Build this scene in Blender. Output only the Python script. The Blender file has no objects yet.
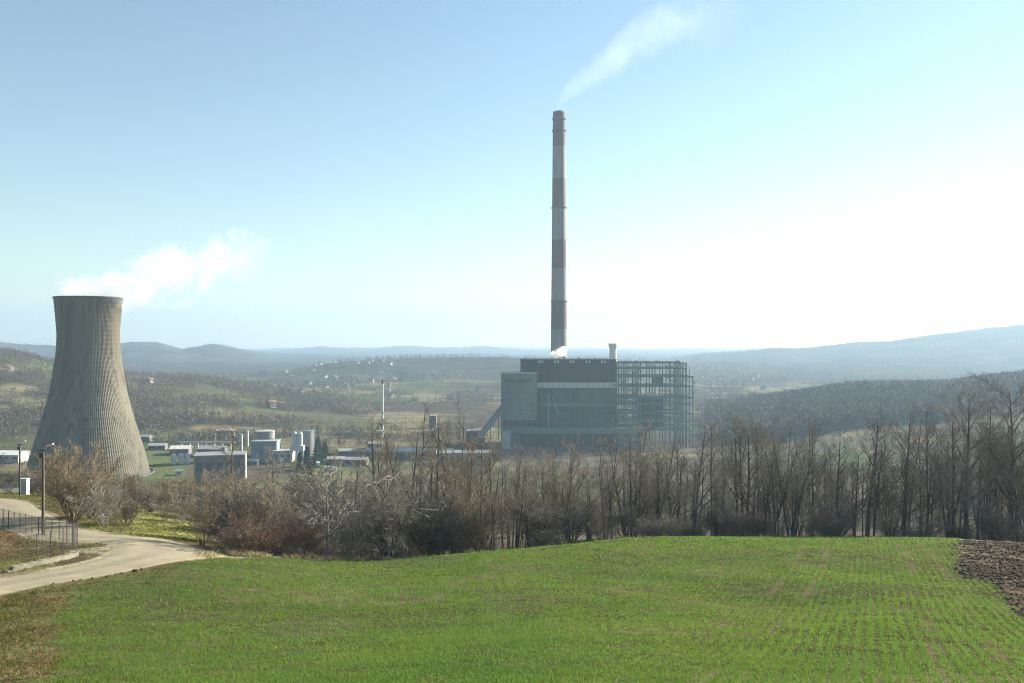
import bpy, math, random
import numpy as np
from mathutils import Vector, Matrix

R = math.radians
rng = np.random.default_rng(7)
random.seed(11)
F, CU, CV, CZ = 900.0, 512.0, 341.5, 100.0      # focal length in pixels, picture centre, camera height
sc = bpy.context.scene
COL = sc.collection

def PX(u, Y): return (u - CU) / F * Y
def PZ(v, Y): return CZ - (v - CV) / F * Y

# ------------------------------------------------------------------ noise
def _hash(ix, iy, seed):
    h = (ix.astype(np.int64) * 374761393 + iy.astype(np.int64) * 668265263 + seed * 974711) & 0x7fffffff
    h = ((h ^ (h >> 13)) * 1274126177) & 0x7fffffff
    return ((h ^ (h >> 16)) & 0xffff) / 65535.0
def vnoise(x, y, seed=0):
    ix, iy = np.floor(x), np.floor(y)
    fx, fy = x - ix, y - iy
    fx = fx * fx * (3 - 2 * fx); fy = fy * fy * (3 - 2 * fy)
    a, b = _hash(ix, iy, seed), _hash(ix + 1, iy, seed)
    c, d = _hash(ix, iy + 1, seed), _hash(ix + 1, iy + 1, seed)
    return (a * (1 - fx) + b * fx) * (1 - fy) + (c * (1 - fx) + d * fx) * fy
def fbm(x, y, seed=0, o=4):
    s, a, t = 0.0, 1.0, 0.0
    for k in range(o):
        s = s + a * vnoise(x * 2 ** k, y * 2 ** k, seed + k); t += a; a *= .5
    return s / t
def smooth(a, b, x):
    t = np.clip((x - a) / (b - a), 0, 1); return t * t * (3 - 2 * t)

# ------------------------------------------------------------------ terrain
YK = np.array([3, 10, 22, 35, 55, 75, 90, 105, 130, 180, 260, 400, 600, 800, 1100, 1300, 1500, 2000, 2600, 3500, 4500, 5500, 7000, 9000, 12000.])
UK = np.array([-500, 0, 60, 130, 200, 290, 370, 500, 620, 700, 780, 850, 940, 1024, 1500.])
DROP = np.array([   # drop below the eye, one row per column of UK
 [1.7,4.5,8.9,12.0,14.9,16.8,18.0,19.2,21.8,33,62,86,94,87, 50, 30,17, 40, 70, 60, -20,  20, 60, 90,150],
 [1.7,4.5,8.8,11.9,14.76,16.6,18.0,19.2,21.8,33,62,86,95,88, 54, 32,17, 40, 70, 70,  14,  60, 60, 90,150],
 [1.7,4.5,8.75,11.8,14.65,16.5,18.0,19.3,22.4,36,64,87,95,89, 62, 48,38, 48, 75, 70,  13,  60, 60, 90,150],
 [1.7,4.5,8.7,11.7,14.55,16.5,18.4,20.0,23.2,40,66,87,95,91, 71, 64,60, 60, 80, 75,  12,  60, 60, 85,150],
 [1.7,4.5,8.6,11.7,14.45,17.2,19.3,21.2,25.5,44,66,87,95,92, 76, 70,67, 72, 84, 80,  22,  60, 60, 80,150],
 [1.7,4.5,8.55,11.6,14.7,18.0,21.2,24.0,30.0,44,62,84,95,94, 87, 86,86, 86, 90, 86,  82,  84, 78, 70,150],
 [1.7,4.5,8.5,11.5,15.0,18.35,22.0,25.8,31.5,43,60,82,94,95, 95, 95,93, 94, 93, 80,  95,  90, 80, 68,150],
 [1.7,4.5,8.4,11.2,14.6,17.6,21.1,25.0,31.0,42,58,80,94,95, 95, 95,95, 96, 92, 76,  92,  85, 80, 72,150],
 [1.7,4.5,8.35,11.1,14.5,17.0,19.8,24.2,30.5,42,58,80,94,95, 95, 95,95, 96, 90, 82,  74,  90, 86,110,150],
 [1.7,4.5,8.35,11.1,14.4,16.8,19.65,23.8,30.5,42,58,80,94,95, 95, 95,95, 96, 94, 84,  60,  70, 80,110,150],
 [1.7,4.5,8.35,11.1,14.3,16.8,19.55,23.6,30.5,42,58,80,93,90, 80, 86,90, 94, 93, 80,  44,  40, 70,110,150],
 [1.7,4.5,8.35,11.1,14.3,16.9,19.62,23.6,30.5,42,58,78,90,80, 63, 74,86, 92, 92, 76,  12,  20, 60,110,150],
 [1.7,4.5,8.35,11.1,14.35,17.0,19.7,23.7,30.5,42,57,76,86,74, 62, 70,82, 90, 90, 66, -16,  10, 60,110,150],
 [1.7,4.5,8.35,11.1,14.4,17.2,20.1,24.3,31.0,42,56,72,80,66, 49, 62,78, 88, 86, 40, -80, -30, 60,110,150],
 [1.7,4.5,8.35,11.1,14.4,17.3,20.3,24.6,31.0,42,56,70,70,48, 20, 40,64, 84, 80, 20,-120, -60, 60,110,150],
])
LYK = np.log(YK)
def _hermite(xk, T, x):
    """Cubic through knots xk with values T[..., k]; x any 1-D array; returns T.shape[:-1] + x.shape."""
    d = np.diff(T, axis=-1) / np.diff(xk)
    h = np.diff(xk)
    m = np.zeros_like(T)
    a, b = d[..., :-1], d[..., 1:]
    w1, w2 = 2 * h[1:] + h[:-1], h[1:] + 2 * h[:-1]
    with np.errstate(divide='ignore', invalid='ignore'):
        mm = (w1 + w2) / (w1 / a + w2 / b)
    m[..., 1:-1] = np.where(a * b > 0, mm, 0)
    m[..., 0], m[..., -1] = d[..., 0], d[..., -1]
    i = np.clip(np.searchsorted(xk, x) - 1, 0, len(xk) - 2)
    t = np.clip((x - xk[i]) / h[i], 0, 1)
    return ((2*t**3 - 3*t**2 + 1) * T[..., i] + (t**3 - 2*t**2 + t) * h[i] * m[..., i]
            + (-2*t**3 + 3*t**2) * T[..., i+1] + (t**3 - t**2) * h[i] * m[..., i+1])
# road centre line in (u, Y), resampled in plan
def catmull(P, n=14):
    P = np.asarray(P, float); out = []
    Q = np.vstack([2*P[0]-P[1], P, 2*P[-1]-P[-2]])
    for k in range(1, len(Q) - 2):
        for t in np.linspace(0, 1, n, endpoint=False):
            p0, p1, p2, p3 = Q[k-1], Q[k], Q[k+1], Q[k+2]
            out.append(.5 * (2*p1 + (p2-p0)*t + (2*p0-5*p1+4*p2-p3)*t*t + (3*p1-p0-3*p2+p3)*t**3))
    out.append(P[-1]); return np.array(out)
ROAD_UY = [(-330,38),(-130,46),(0,54.2),(50,56.8),(95,59.3),(128,62.2),(151,65.4),(162,69),(158,72.2),(143,74.2),(121,75.1),(95,76.0),(68,78.4),(45,83.8),(28,91),(12,100),(2,108),(-25,114),(-120,120),(-300,128)]
ROAD = catmull([(PX(u, Y), Y) for u, Y in ROAD_UY])
ROAD_W = 2.75
ROAD_X = 0.8 * np.exp(-((np.arange(len(ROAD)) - 7 * 14) / 22.0) ** 2)      # the road widens in the bend
def road_dist(X, Y):
    d = np.full(X.shape, 1e9)
    sel = (Y > 30) & (Y < 140) & (X < 0)
    if sel.any():
        xs, ys = X[sel], Y[sel]; dm = np.full(xs.shape, 1e9)
        for k in range(0, len(ROAD)):
            dm = np.minimum(dm, np.hypot(xs - ROAD[k, 0], ys - ROAD[k, 1]) - ROAD_X[k])
        d[sel] = np.maximum(dm, 0)
    return d
def base_z(X, Y):
    Yc = np.maximum(Y, 3.0)
    u = np.clip(CU + F * X / np.maximum(Yc, 8.0), UK[0], UK[-1])
    D = _hermite(LYK, DROP, np.log(np.clip(Yc, YK[0], YK[-1])))      # columns x points
    h = np.diff(UK)
    i = np.clip(np.searchsorted(UK, u) - 1, 0, len(UK) - 2)
    t = (u - UK[i]) / h[i]
    n = np.arange(len(u))
    def slope(k):
        k0, k1 = np.clip(k-1, 0, len(UK)-1), np.clip(k+1, 0, len(UK)-1)
        return (D[k1, n] - D[k0, n]) / (UK[k1] - UK[k0])
    m0, m1 = slope(i), slope(i + 1)
    z = ((2*t**3-3*t**2+1)*D[i, n] + (t**3-2*t**2+t)*h[i]*m0 + (-2*t**3+3*t**2)*D[i+1, n] + (t**3-t**2)*h[i]*m1)
    return CZ - z
RIDGES = [   # distance, depth towards the eye, depth behind, crest line
 (2650, 420, 520, [-500, 230, 290, 320, 350, 375, 400, 440, 470, 510, 540, 640, 700, 800], [376, 375, 370, 366, 362, 359, 358, 357.5, 357, 357, 358, 362, 372, 377]),
 (1950, 240, 300, [-500, 300, 340, 380, 430, 480, 520, 640, 700, 800], [386, 385, 381, 380, 378, 379, 378, 381, 384, 386]),
 (5000, 900, 1400, [-500, -100, 60, 118, 138, 158, 182, 198, 214, 232, 250, 270, 300, 340, 420, 500], [330, 338, 346, 344, 341.5, 342.5, 348.5, 346, 343.5, 347, 352, 357, 363, 368, 374, 378]),
 (4700, 1200, 1500, [540, 640, 700, 740, 770, 800, 830, 860, 890, 920, 950, 980, 1024, 1150, 1500], [376, 362, 355, 351.5, 349, 348.5, 344.5, 342, 340.5, 337, 333, 329, 323.5, 312, 298]),
 (9500, 1700, 2500, [-500, 100, 240, 275, 320, 360, 400, 440, 480, 520, 560, 640, 700, 800], [352, 352, 356, 351.5, 346.5, 349, 345.5, 348, 346, 349.5, 351, 352, 354, 356])]
def ground_raw(X, Y):
    X = np.asarray(X, float); Y = np.asarray(Y, float)
    z = base_z(X, Y)
    far = smooth(850, 1400, Y)
    hs = CZ - z
    z = z + far * (fbm(X/420, Y/420, 3, 4) - .5) * 26 * smooth(6, 60, 100 - np.abs(hs)) * .8
    if (Y > 1600).any():
        u = CU + F * X / np.maximum(Y, 8)
        w = smooth(1650, 1850, Y)
        zv = 6 + (fbm(X/500, Y/700, 9, 3) - .5) * 26
        zf = zv
        for yk, wd, wb, uu, vv in RIDGES:
            v = np.interp(u, uu, vv) + (fbm(u/26, Y*0 + yk, 13, 4) - .5) * 2.6 + (fbm(u/5, Y*0 + yk, 14, 2) - .5) * .9
            zc = CZ - (v - CV) / F * yk
            g = np.where(Y < yk, np.exp(-((Y - yk)/wd)**2), np.exp(-((Y - yk)/wb)**2))
            rel = (fbm(X/260, Y/420, 19, 4) - .5) * 90 * g * (1 - g) * 4 * .5
            zf = np.maximum(zf, zv + (zc - zv) * g + rel)
        z = z * (1 - w) + zf * w
    near = smooth(140, 60, Y)
    z = z + near * (fbm(X/2.2, Y/2.2, 21, 3) - .5) * .16 + smooth(12, 30, Y) * near * (fbm(X/14, Y/14, 5, 2) - .5) * .5
    return z
def ground(X, Y):
    X = np.atleast_1d(np.asarray(X, float)); Y = np.atleast_1d(np.asarray(Y, float))
    z = ground_raw(X, Y)
    rd = road_dist(X, Y)
    return z - .14 * smooth(ROAD_W + .15, ROAD_W - .5, rd)
def gz(X, Y): return float(ground(X, Y)[0])

# ------------------------------------------------------------------ materials
MATS = {}
def nodes_of(name):
    m = bpy.data.materials.new(name); m.use_nodes = True
    nt = m.node_tree; nt.nodes.clear()
    return m, nt, nt.nodes, nt.links
def rgb(c): return (c[0], c[1], c[2], 1)
def mat(name, c, c2=None, scale=1.0, rough=.8, stretch=(1, 1, 1), bump=0.0, detail=6, spec=.3, metal=0, band=None):
    m, nt, N, L = nodes_of(name)
    out = N.new('ShaderNodeOutputMaterial'); b = N.new('ShaderNodeBsdfPrincipled')
    L.new(b.outputs[0], out.inputs[0])
    b.inputs['Roughness'].default_value = rough; b.inputs['Specular IOR Level'].default_value = spec
    b.inputs['Metallic'].default_value = metal
    tc = N.new('ShaderNodeTexCoord'); mp = N.new('ShaderNodeMapping'); mp.inputs['Scale'].default_value = stretch
    L.new(tc.outputs['Object'], mp.inputs[0])
    nz = N.new('ShaderNodeTexNoise'); nz.inputs['Scale'].default_value = scale; nz.inputs['Detail'].default_value = detail
    nz.inputs['Roughness'].default_value = .65
    L.new(mp.outputs[0], nz.inputs[0])
    rp = N.new('ShaderNodeValToRGB'); rp.color_ramp.elements[0].position = .32; rp.color_ramp.elements[1].position = .68
    rp.color_ramp.elements[0].color = rgb(c); rp.color_ramp.elements[1].color = rgb(c2 or [x * 1.35 for x in c])
    L.new(nz.outputs['Fac'], rp.inputs[0])
    col = rp.outputs[0]
    if band:                                    # corrugation or cladding seams: (axis, pitch in metres, darkness)
        sx = N.new('ShaderNodeSeparateXYZ'); L.new(tc.outputs['Object'], sx.inputs[0])
        mu = N.new('ShaderNodeMath'); mu.operation = 'MULTIPLY'; mu.inputs[1].default_value = 1 / band[1]; L.new(sx.outputs[band[0]], mu.inputs[0])
        fr = N.new('ShaderNodeMath'); fr.operation = 'FRACT'; L.new(mu.outputs[0], fr.inputs[0])
        gt = N.new('ShaderNodeMath'); gt.operation = 'GREATER_THAN'; gt.inputs[1].default_value = .82; L.new(fr.outputs[0], gt.inputs[0])
        mx = N.new('ShaderNodeMix'); mx.data_type = 'RGBA'; mx.blend_type = 'MULTIPLY'
        ml = N.new('ShaderNodeMath'); ml.operation = 'MULTIPLY'; ml.inputs[1].default_value = band[2]; L.new(gt.outputs[0], ml.inputs[0])
        L.new(ml.outputs[0], mx.inputs[0]); L.new(col, mx.inputs[6]); mx.inputs[7].default_value = (.25, .25, .27, 1)
        col = mx.outputs[2]
    L.new(col, b.inputs['Base Color'])
    if bump:
        bp = N.new('ShaderNodeBump'); bp.inputs['Strength'].default_value = bump; bp.inputs['Distance'].default_value = .05
        L.new(nz.outputs['Fac'], bp.inputs['Height']); L.new(bp.outputs[0], b.inputs['Normal'])
    MATS[name] = m; return m
def leaf_mat(name, c, trans, scale=.35):
    """thin leaves: diffuse and translucent, colour varied over the place and by a per-plant attribute"""
    m, nt, N, L = nodes_of(name)
    out = N.new('ShaderNodeOutputMaterial'); add = N.new('ShaderNodeMixShader'); add.inputs[0].default_value = .42
    d = N.new('ShaderNodeBsdfDiffuse'); t = N.new('ShaderNodeBsdfTranslucent')
    at = N.new('ShaderNodeAttribute'); at.attribute_name = 'tint'
    m1 = N.new('ShaderNodeMix'); m1.data_type = 'RGBA'; m1.blend_type = 'MULTIPLY'; m1.inputs[0].default_value = 1
    m2 = N.new('ShaderNodeMix'); m2.data_type = 'RGBA'; m2.blend_type = 'MULTIPLY'; m2.inputs[0].default_value = 1
    m1.inputs[6].default_value = rgb(c); m2.inputs[6].default_value = rgb(trans)
    L.new(at.outputs['Color'], m1.inputs[7]); L.new(at.outputs['Color'], m2.inputs[7])
    L.new(m1.outputs[2], d.inputs[0]); L.new(m2.outputs[2], t.inputs[0])
    L.new(d.outputs[0], add.inputs[1]); L.new(t.outputs[0], add.inputs[2]); L.new(add.outputs[0], out.inputs[0])
    MATS[name] = m; return m

M_conc = mat('tower_concrete', (.17,.165,.15), (.25,.24,.21), .05, .9, (1,1,.12), .0, 10)
M_concdark = mat('rim_concrete', (.07,.07,.065), (.11,.105,.1), .2, .9)
M_chwhite = mat('chimney_white', (.16,.16,.152), (.25,.245,.23), .12, .85, (1,1,.2), 0, 8)
M_chred = mat('chimney_red', (.11,.078,.07), (.165,.12,.11), .12, .85, (1,1,.2), 0, 8)
M_chgrey = mat('chimney_soot', (.16,.155,.15), (.25,.24,.23), .15, .85, (1,1,.3))
M_darkclad = mat('dark_cladding', (.055,.04,.042), (.085,.062,.063), .05, .7, (1,1,.15), 0, 6, .3, 0, (0, 1.6, .35))
M_greyclad = mat('grey_cladding', (.115,.135,.127), (.205,.225,.21), .09, .75, (1,1,.2), 0, 6, .3, 0, (2, 3.2, .3))
M_greenclad = mat('green_cladding', (.055,.09,.085), (.12,.165,.15), .1, .7, (1,1,.2), 0, 6, .3, 0, (0, 2.4, .3))
M_bluegreen = mat('glazed_cladding', (.04,.066,.068), (.095,.135,.132), .12, .45, (.3,1,1), 0, 6, .5, 0, (2, 2.6, .4))
M_lightstrip = mat('pale_fascia', (.36,.41,.39), (.46,.5,.48), .1, .7, (.3,1,1), 0, 6, .3, 0, (0, 5.0, .3))
M_palegreen = mat('pale_green_fascia', (.11,.155,.14), (.16,.215,.19), .1, .7, (.3,1,1))
M_dark = mat('dark_opening', (.03,.035,.037), (.05,.056,.06), .1, .5)
M_steel = mat('frame_steel', (.075,.125,.12), (.12,.18,.17), .2, .6, spec=.4)
M_white = mat('white_paint', (.5,.5,.47), (.64,.64,.6), .3, .6)
M_offwhite = mat('weathered_white', (.32,.32,.295), (.45,.44,.40), .25, .8)
M_silo = mat('silo_concrete', (.2,.2,.18), (.3,.29,.255), .15, .85, (1,1,.2))
M_silowhite = mat('silo_white', (.38,.43,.45), (.52,.56,.58), .2, .6)
M_bluewall = mat('blue_grey_wall', (.17,.22,.25), (.24,.29,.31), .1, .7, band=(2, 1.5, .3))
M_purplewall = mat('grey_brown_wall', (.13,.115,.12), (.18,.16,.16), .1, .85)
M_roofgrey = mat('grey_roof', (.17,.17,.17), (.24,.24,.23), .1, .8)
M_rooflight = mat('light_roof', (.26,.26,.245), (.38,.38,.36), .1, .6)
M_rooftile = mat('tile_roof', (.15,.085,.065), (.22,.13,.10), .3, .85)
M_housewall = mat('house_render', (.28,.27,.24), (.4,.385,.35), .3, .85)
M_window = mat('window_glass', (.04,.05,.06), (.07,.085,.1), .5, .2, spec=.6)
M_pole = mat('pole_timber', (.07,.06,.05), (.14,.12,.095), 2.0, .85, (3,3,.3))
M_polegrey = mat('pole_concrete', (.32,.31,.28), (.44,.42,.38), 1.0, .85)
M_metal = mat('galvanised_metal', (.42,.43,.43), (.58,.58,.57), 2, .4, metal=.4)
M_fence = mat('fence_metal', (.05,.05,.048), (.09,.085,.08), 3, .6)
M_wallconc = mat('kerb_concrete', (.12,.108,.085), (.22,.20,.155), .9, .9, bump=.4)
M_bark = mat('bark', (.05,.043,.037), (.13,.112,.095), 1.6, .9, (4,4,1))
M_barkpale = mat('bark_pale', (.14,.128,.11), (.25,.232,.2), 1.6, .9, (4,4,1))
M_barkbrown = mat('bark_brown', (.10,.07,.042), (.17,.125,.075), 1.6, .9, (4,4,1))
M_twig = mat('twigs', (.165,.143,.11), (.265,.23,.18), .5, .85)
M_twigdark = mat('twigs_dark', (.12,.108,.088), (.20,.18,.15), .5, .85)
M_twigpale = mat('twigs_pale', (.20,.18,.15), (.31,.285,.245), .5, .85)
M_twigbrown = mat('twigs_brown', (.15,.115,.072), (.235,.185,.12), .5, .85)
M_twigred = mat('twigs_red', (.145,.085,.06), (.21,.13,.095), .5, .85)
M_wood = mat('distant_wood', (.10,.085,.06), (.155,.132,.097), .02, .95)
M_ridgewood = mat('ridge_wood', (.028,.03,.026), (.045,.046,.038), .01, .95)
M_conifer = leaf_mat('conifer_needles', (.03,.045,.03), (.03,.05,.025))
M_crop = leaf_mat('crop_leaf', (.092,.15,.042), (.168,.262,.056))
M_dry = leaf_mat('dry_grass', (.27,.235,.14), (.30,.265,.15))
M_drypale = leaf_mat('dry_leaf_pale', (.5,.4,.33), (.5,.4,.32))
M_grass = leaf_mat('verge_grass', (.15,.17,.06), (.28,.31,.10))

def road_material():
    m = mat('road_surface', (.18,.155,.105), (.255,.222,.155), .7, .95, bump=.15)
    N, L = m.node_tree.nodes, m.node_tree.links
    b = next(n for n in N if n.type == 'BSDF_PRINCIPLED'); rp = next(n for n in N if n.type == 'VALTORGB')
    at = N.new('ShaderNodeAttribute'); at.attribute_name = 'across'
    wv = N.new('ShaderNodeValToRGB'); el = wv.color_ramp.elements
    el[0].position = 0; el[0].color = (1.1,1.05,.93,1); el[1].position = 1; el[1].color = (1.1,1.05,.93,1)
    for p, v in ((.1,.95),(.28,1.12),(.38,1.0),(.5,.84),(.62,1.0),(.72,1.12),(.9,.95)):
        e = el.new(p); e.color = (v, v * .99, v * .97, 1)
    L.new(at.outputs['Fac'], wv.inputs[0])
    mx = N.new('ShaderNodeMix'); mx.data_type = 'RGBA'; mx.blend_type = 'MULTIPLY'; mx.inputs[0].default_value = .8
    L.new(rp.outputs[0], mx.inputs[6]); L.new(wv.outputs[0], mx.inputs[7]); L.new(mx.outputs[2], b.inputs['Base Color'])
    return m
M_road = road_material()

def ground_material():
    m, nt, N, L = nodes_of('ground_cover')
    out = N.new('ShaderNodeOutputMaterial'); b = N.new('ShaderNodeBsdfPrincipled'); L.new(b.outputs[0], out.inputs[0])
    b.inputs['Roughness'].default_value = 1; b.inputs['Specular IOR Level'].default_value = 0
    at = N.new('ShaderNodeAttribute'); at.attribute_name = 'cover'
    tc = N.new('ShaderNodeTexCoord')
    col = at.outputs['Color']
    for s, lo, hi in ((7.0, .62, 1.38), (.9, .72, 1.28), (.03, .75, 1.25)):
        nz = N.new('ShaderNodeTexNoise'); nz.inputs['Scale'].default_value = s; nz.inputs['Detail'].default_value = 5
        L.new(tc.outputs['Object'], nz.inputs[0])
        mr = N.new('ShaderNodeMapRange'); mr.inputs[1].default_value = .3; mr.inputs[2].default_value = .7
        mr.inputs[3].default_value = lo; mr.inputs[4].default_value = hi; L.new(nz.outputs['Fac'], mr.inputs[0])
        mx = N.new('ShaderNodeMix'); mx.data_type = 'RGBA'; mx.blend_type = 'MULTIPLY'; mx.inputs[0].default_value = 1
        L.new(col, mx.inputs[6]); L.new(mr.outputs[0], mx.inputs[7]); col = mx.outputs[2]
        if s == 7.0:
            bp = N.new('ShaderNodeBump'); bp.inputs['Strength'].default_value = .6; bp.inputs['Distance'].default_value = .08
            L.new(nz.outputs['Fac'], bp.inputs['Height']); L.new(bp.outputs[0], b.inputs['Normal'])
    L.new(col, b.inputs['Base Color'])
    return m
M_ground = ground_material()

# ------------------------------------------------------------------ mesh helpers
class MB:
    def __init__(s): s.v = []; s.f = []; s.mi = []
    def add(s, vs, fs, mi=0):
        o = len(s.v); s.v += [tuple(p) for p in vs]; s.f += [tuple(o + i for i in f) for f in fs]; s.mi += [mi] * len(fs); return s
    def box(s, x0, x1, y0, y1, z0, z1, mi=0):
        return s.add([(x0,y0,z0),(x1,y0,z0),(x1,y1,z0),(x0,y1,z0),(x0,y0,z1),(x1,y0,z1),(x1,y1,z1),(x0,y1,z1)],
              [(0,3,2,1),(4,5,6,7),(0,1,5,4),(1,2,6,5),(2,3,7,6),(3,0,4,7)], mi)
    def beam(s, a, b, w, h=None, mi=0):
        a, b = Vector(a), Vector(b); d = (b - a).normalized(); h = h or w
        up = Vector((0,0,1)) if abs(d.z) < .95 else Vector((0,1,0))
        x = d.cross(up).normalized() * w / 2; y = x.cross(d).normalized() * h / 2
        vs = [a-x-y, a+x-y, a+x+y, a-x+y, b-x-y, b+x-y, b+x+y, b-x+y]
        return s.add(vs, [(0,3,2,1),(4,5,6,7),(0,1,5,4),(1,2,6,5),(2,3,7,6),(3,0,4,7)], mi)
    def tube(s, pts, rad, n=5, cap=True, mi=0):
        pts = [Vector(p) for p in pts]; o = len(s.v); ref = None
        for k, p in enumerate(pts):
            d = (pts[min(k+1, len(pts)-1)] - pts[max(k-1, 0)]).normalized()
            if ref is None: ref = d.orthogonal().normalized()
            ref = (ref - d * ref.dot(d)).normalized(); bi = d.cross(ref)
            r = rad[k] if hasattr(rad, '__len__') else rad
            for j in range(n):
                a = 2 * math.pi * j / n
                s.v.append(tuple(p + (ref * math.cos(a) + bi * math.sin(a)) * r))
        for k in range(len(pts) - 1):
            for j in range(n):
                s.f.append((o+k*n+j, o+k*n+(j+1)%n, o+(k+1)*n+(j+1)%n, o+(k+1)*n+j)); s.mi.append(mi)
        if cap:
            s.f.append(tuple(o+j for j in range(n-1, -1, -1))); s.mi.append(mi)
            s.f.append(tuple(o+(len(pts)-1)*n+j for j in range(n))); s.mi.append(mi)
        return s
    def lathe(s, prof, n=32, c=(0,0), cap=True, mi=0):
        o = len(s.v)
        for r, z in prof:
            for j in range(n):
                a = 2*math.pi*j/n; s.v.append((c[0]+r*math.cos(a), c[1]+r*math.sin(a), z))
        for k in range(len(prof)-1):
            for j in range(n):
                s.f.append((o+k*n+j, o+k*n+(j+1)%n, o+(k+1)*n+(j+1)%n, o+(k+1)*n+j)); s.mi.append(mi)
        if cap:
            s.f.append(tuple(o+j for j in range(n-1,-1,-1))); s.mi.append(mi)
            s.f.append(tuple(o+(len(prof)-1)*n+j for j in range(n))); s.mi.append(mi)
        return s
    def build(s, name, m, parent=None, smooth_=False):
        me = bpy.data.meshes.new(name); me.from_pydata(s.v, [], s.f)
        ms = m if isinstance(m, (list, tuple)) else [m]
        for x in ms: me.materials.append(x)
        if len(ms) > 1: me.polygons.foreach_set('material_index', s.mi)
        if smooth_: me.polygons.foreach_set('use_smooth', [True] * len(me.polygons))
        me.update(); return link(name, me, parent)
def link(name, me, parent=None):
    o = bpy.data.objects.new(name, me); COL.objects.link(o)
    if parent is not None: o.parent = parent
    return o
def tag(o, label=None, cat=None, group=None, kind=None):
    for k, v in (('label', label), ('category', cat), ('group', group), ('kind', kind)):
        if v: o[k] = v
    return o
def thing(name, label, cat, loc=(0,0,0), rz=0, group=None):
    o = bpy.data.objects.new(name, None); COL.objects.link(o); o.location = loc; o.rotation_euler = (0,0,rz)
    o.empty_display_size = .5
    return tag(o, label, cat, group)
def copy_tree(o, parent=None):
    c = o.copy(); COL.objects.link(c)
    if parent is not None: c.parent = parent
    for ch in list(o.children): copy_tree(ch, c)
    return c
def np_mesh(name, V, faces, m, attr=None, parent=None, smooth_=False):
    """V (n,3), faces (k, 3 or 4) numpy arrays; attr = (name, per-vertex rgb)"""
    me = bpy.data.meshes.new(name); n, k, s = len(V), len(faces), faces.shape[1]
    me.vertices.add(n); me.vertices.foreach_set('co', V.astype(np.float32).ravel())
    me.loops.add(k*s); me.loops.foreach_set('vertex_index', faces.astype(np.int32).ravel())
    me.polygons.add(k); me.polygons.foreach_set('loop_start', np.arange(0, k*s, s, dtype=np.int32))
    me.polygons.foreach_set('loop_total', np.full(k, s, dtype=np.int32))
    if smooth_: me.polygons.foreach_set('use_smooth', np.ones(k, dtype=bool))
    me.update(calc_edges=True)
    if attr is not None:
        a = me.color_attributes.new(attr[0], 'FLOAT_COLOR', 'POINT')
        c = np.ones((n, 4), np.float32); c[:, :3] = attr[1]; a.data.foreach_set('color', c.ravel())
    me.materials.append(m)
    return link(name, me, parent)

# ------------------------------------------------------------------ land cover
def crest_Y(u): return np.interp(u, [0, 200, 300, 370, 500, 620, 700, 850, 945, 960, 1100], [60, 67, 75, 78, 83, 88, 91, 94.5, 95, 95, 95])
def in_plough(u, Y):
    yb = np.interp(u, [955, 960, 991, 1005, 1012, 1024, 1100, 1300], [96, 57, 54, 48, 42, 39, 30, 24])
    return (u > 957) & (Y > yb)
def field_amount(X, Y):
    u = CU + F * X / np.maximum(Y, 3)
    wob = (fbm(X/1.5, Y/1.5, 31, 3) - .5)
    left = np.interp(Y, [10, 22, 30, 40, 50, 56, 60, 63, 66, 70], [-40, 30, 42, 50, 64, 100, 135, 160, 190, 230])
    f = smooth(-8, 26, u - left + wob * 60)
    f = f * smooth(.6, -.6, Y - crest_Y(u) + wob * 1.2)
    f = np.where(in_plough(u + wob * 34, Y + wob * 6), 0, f)
    return f * smooth(ROAD_W + .7, ROAD_W + 1.4, road_dist(X, Y) + wob)
ROWDIR = np.array([.37, .93]); ROWN = np.array([.93, -.37])
def tramline(X, Y):
    """bare strips where the tractor wheels ran"""
    s = X * ROWN[0] + Y * ROWN[1]; t = X * ROWDIR[0] + Y * ROWDIR[1]
    s = s + .5 * np.sin(t / 13)
    r = np.zeros_like(X)
    for c, w in ((-5.2, .3), (-3.4, .3), (2.2, .4), (4.0, .4), (9.5, .3), (11.3, .3)):
        r = np.maximum(r, smooth(w, w * .4, np.abs(s - c)))
    return r * .8 * smooth(.38, .66, fbm(X/4, Y/4, 77, 3))
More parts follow.
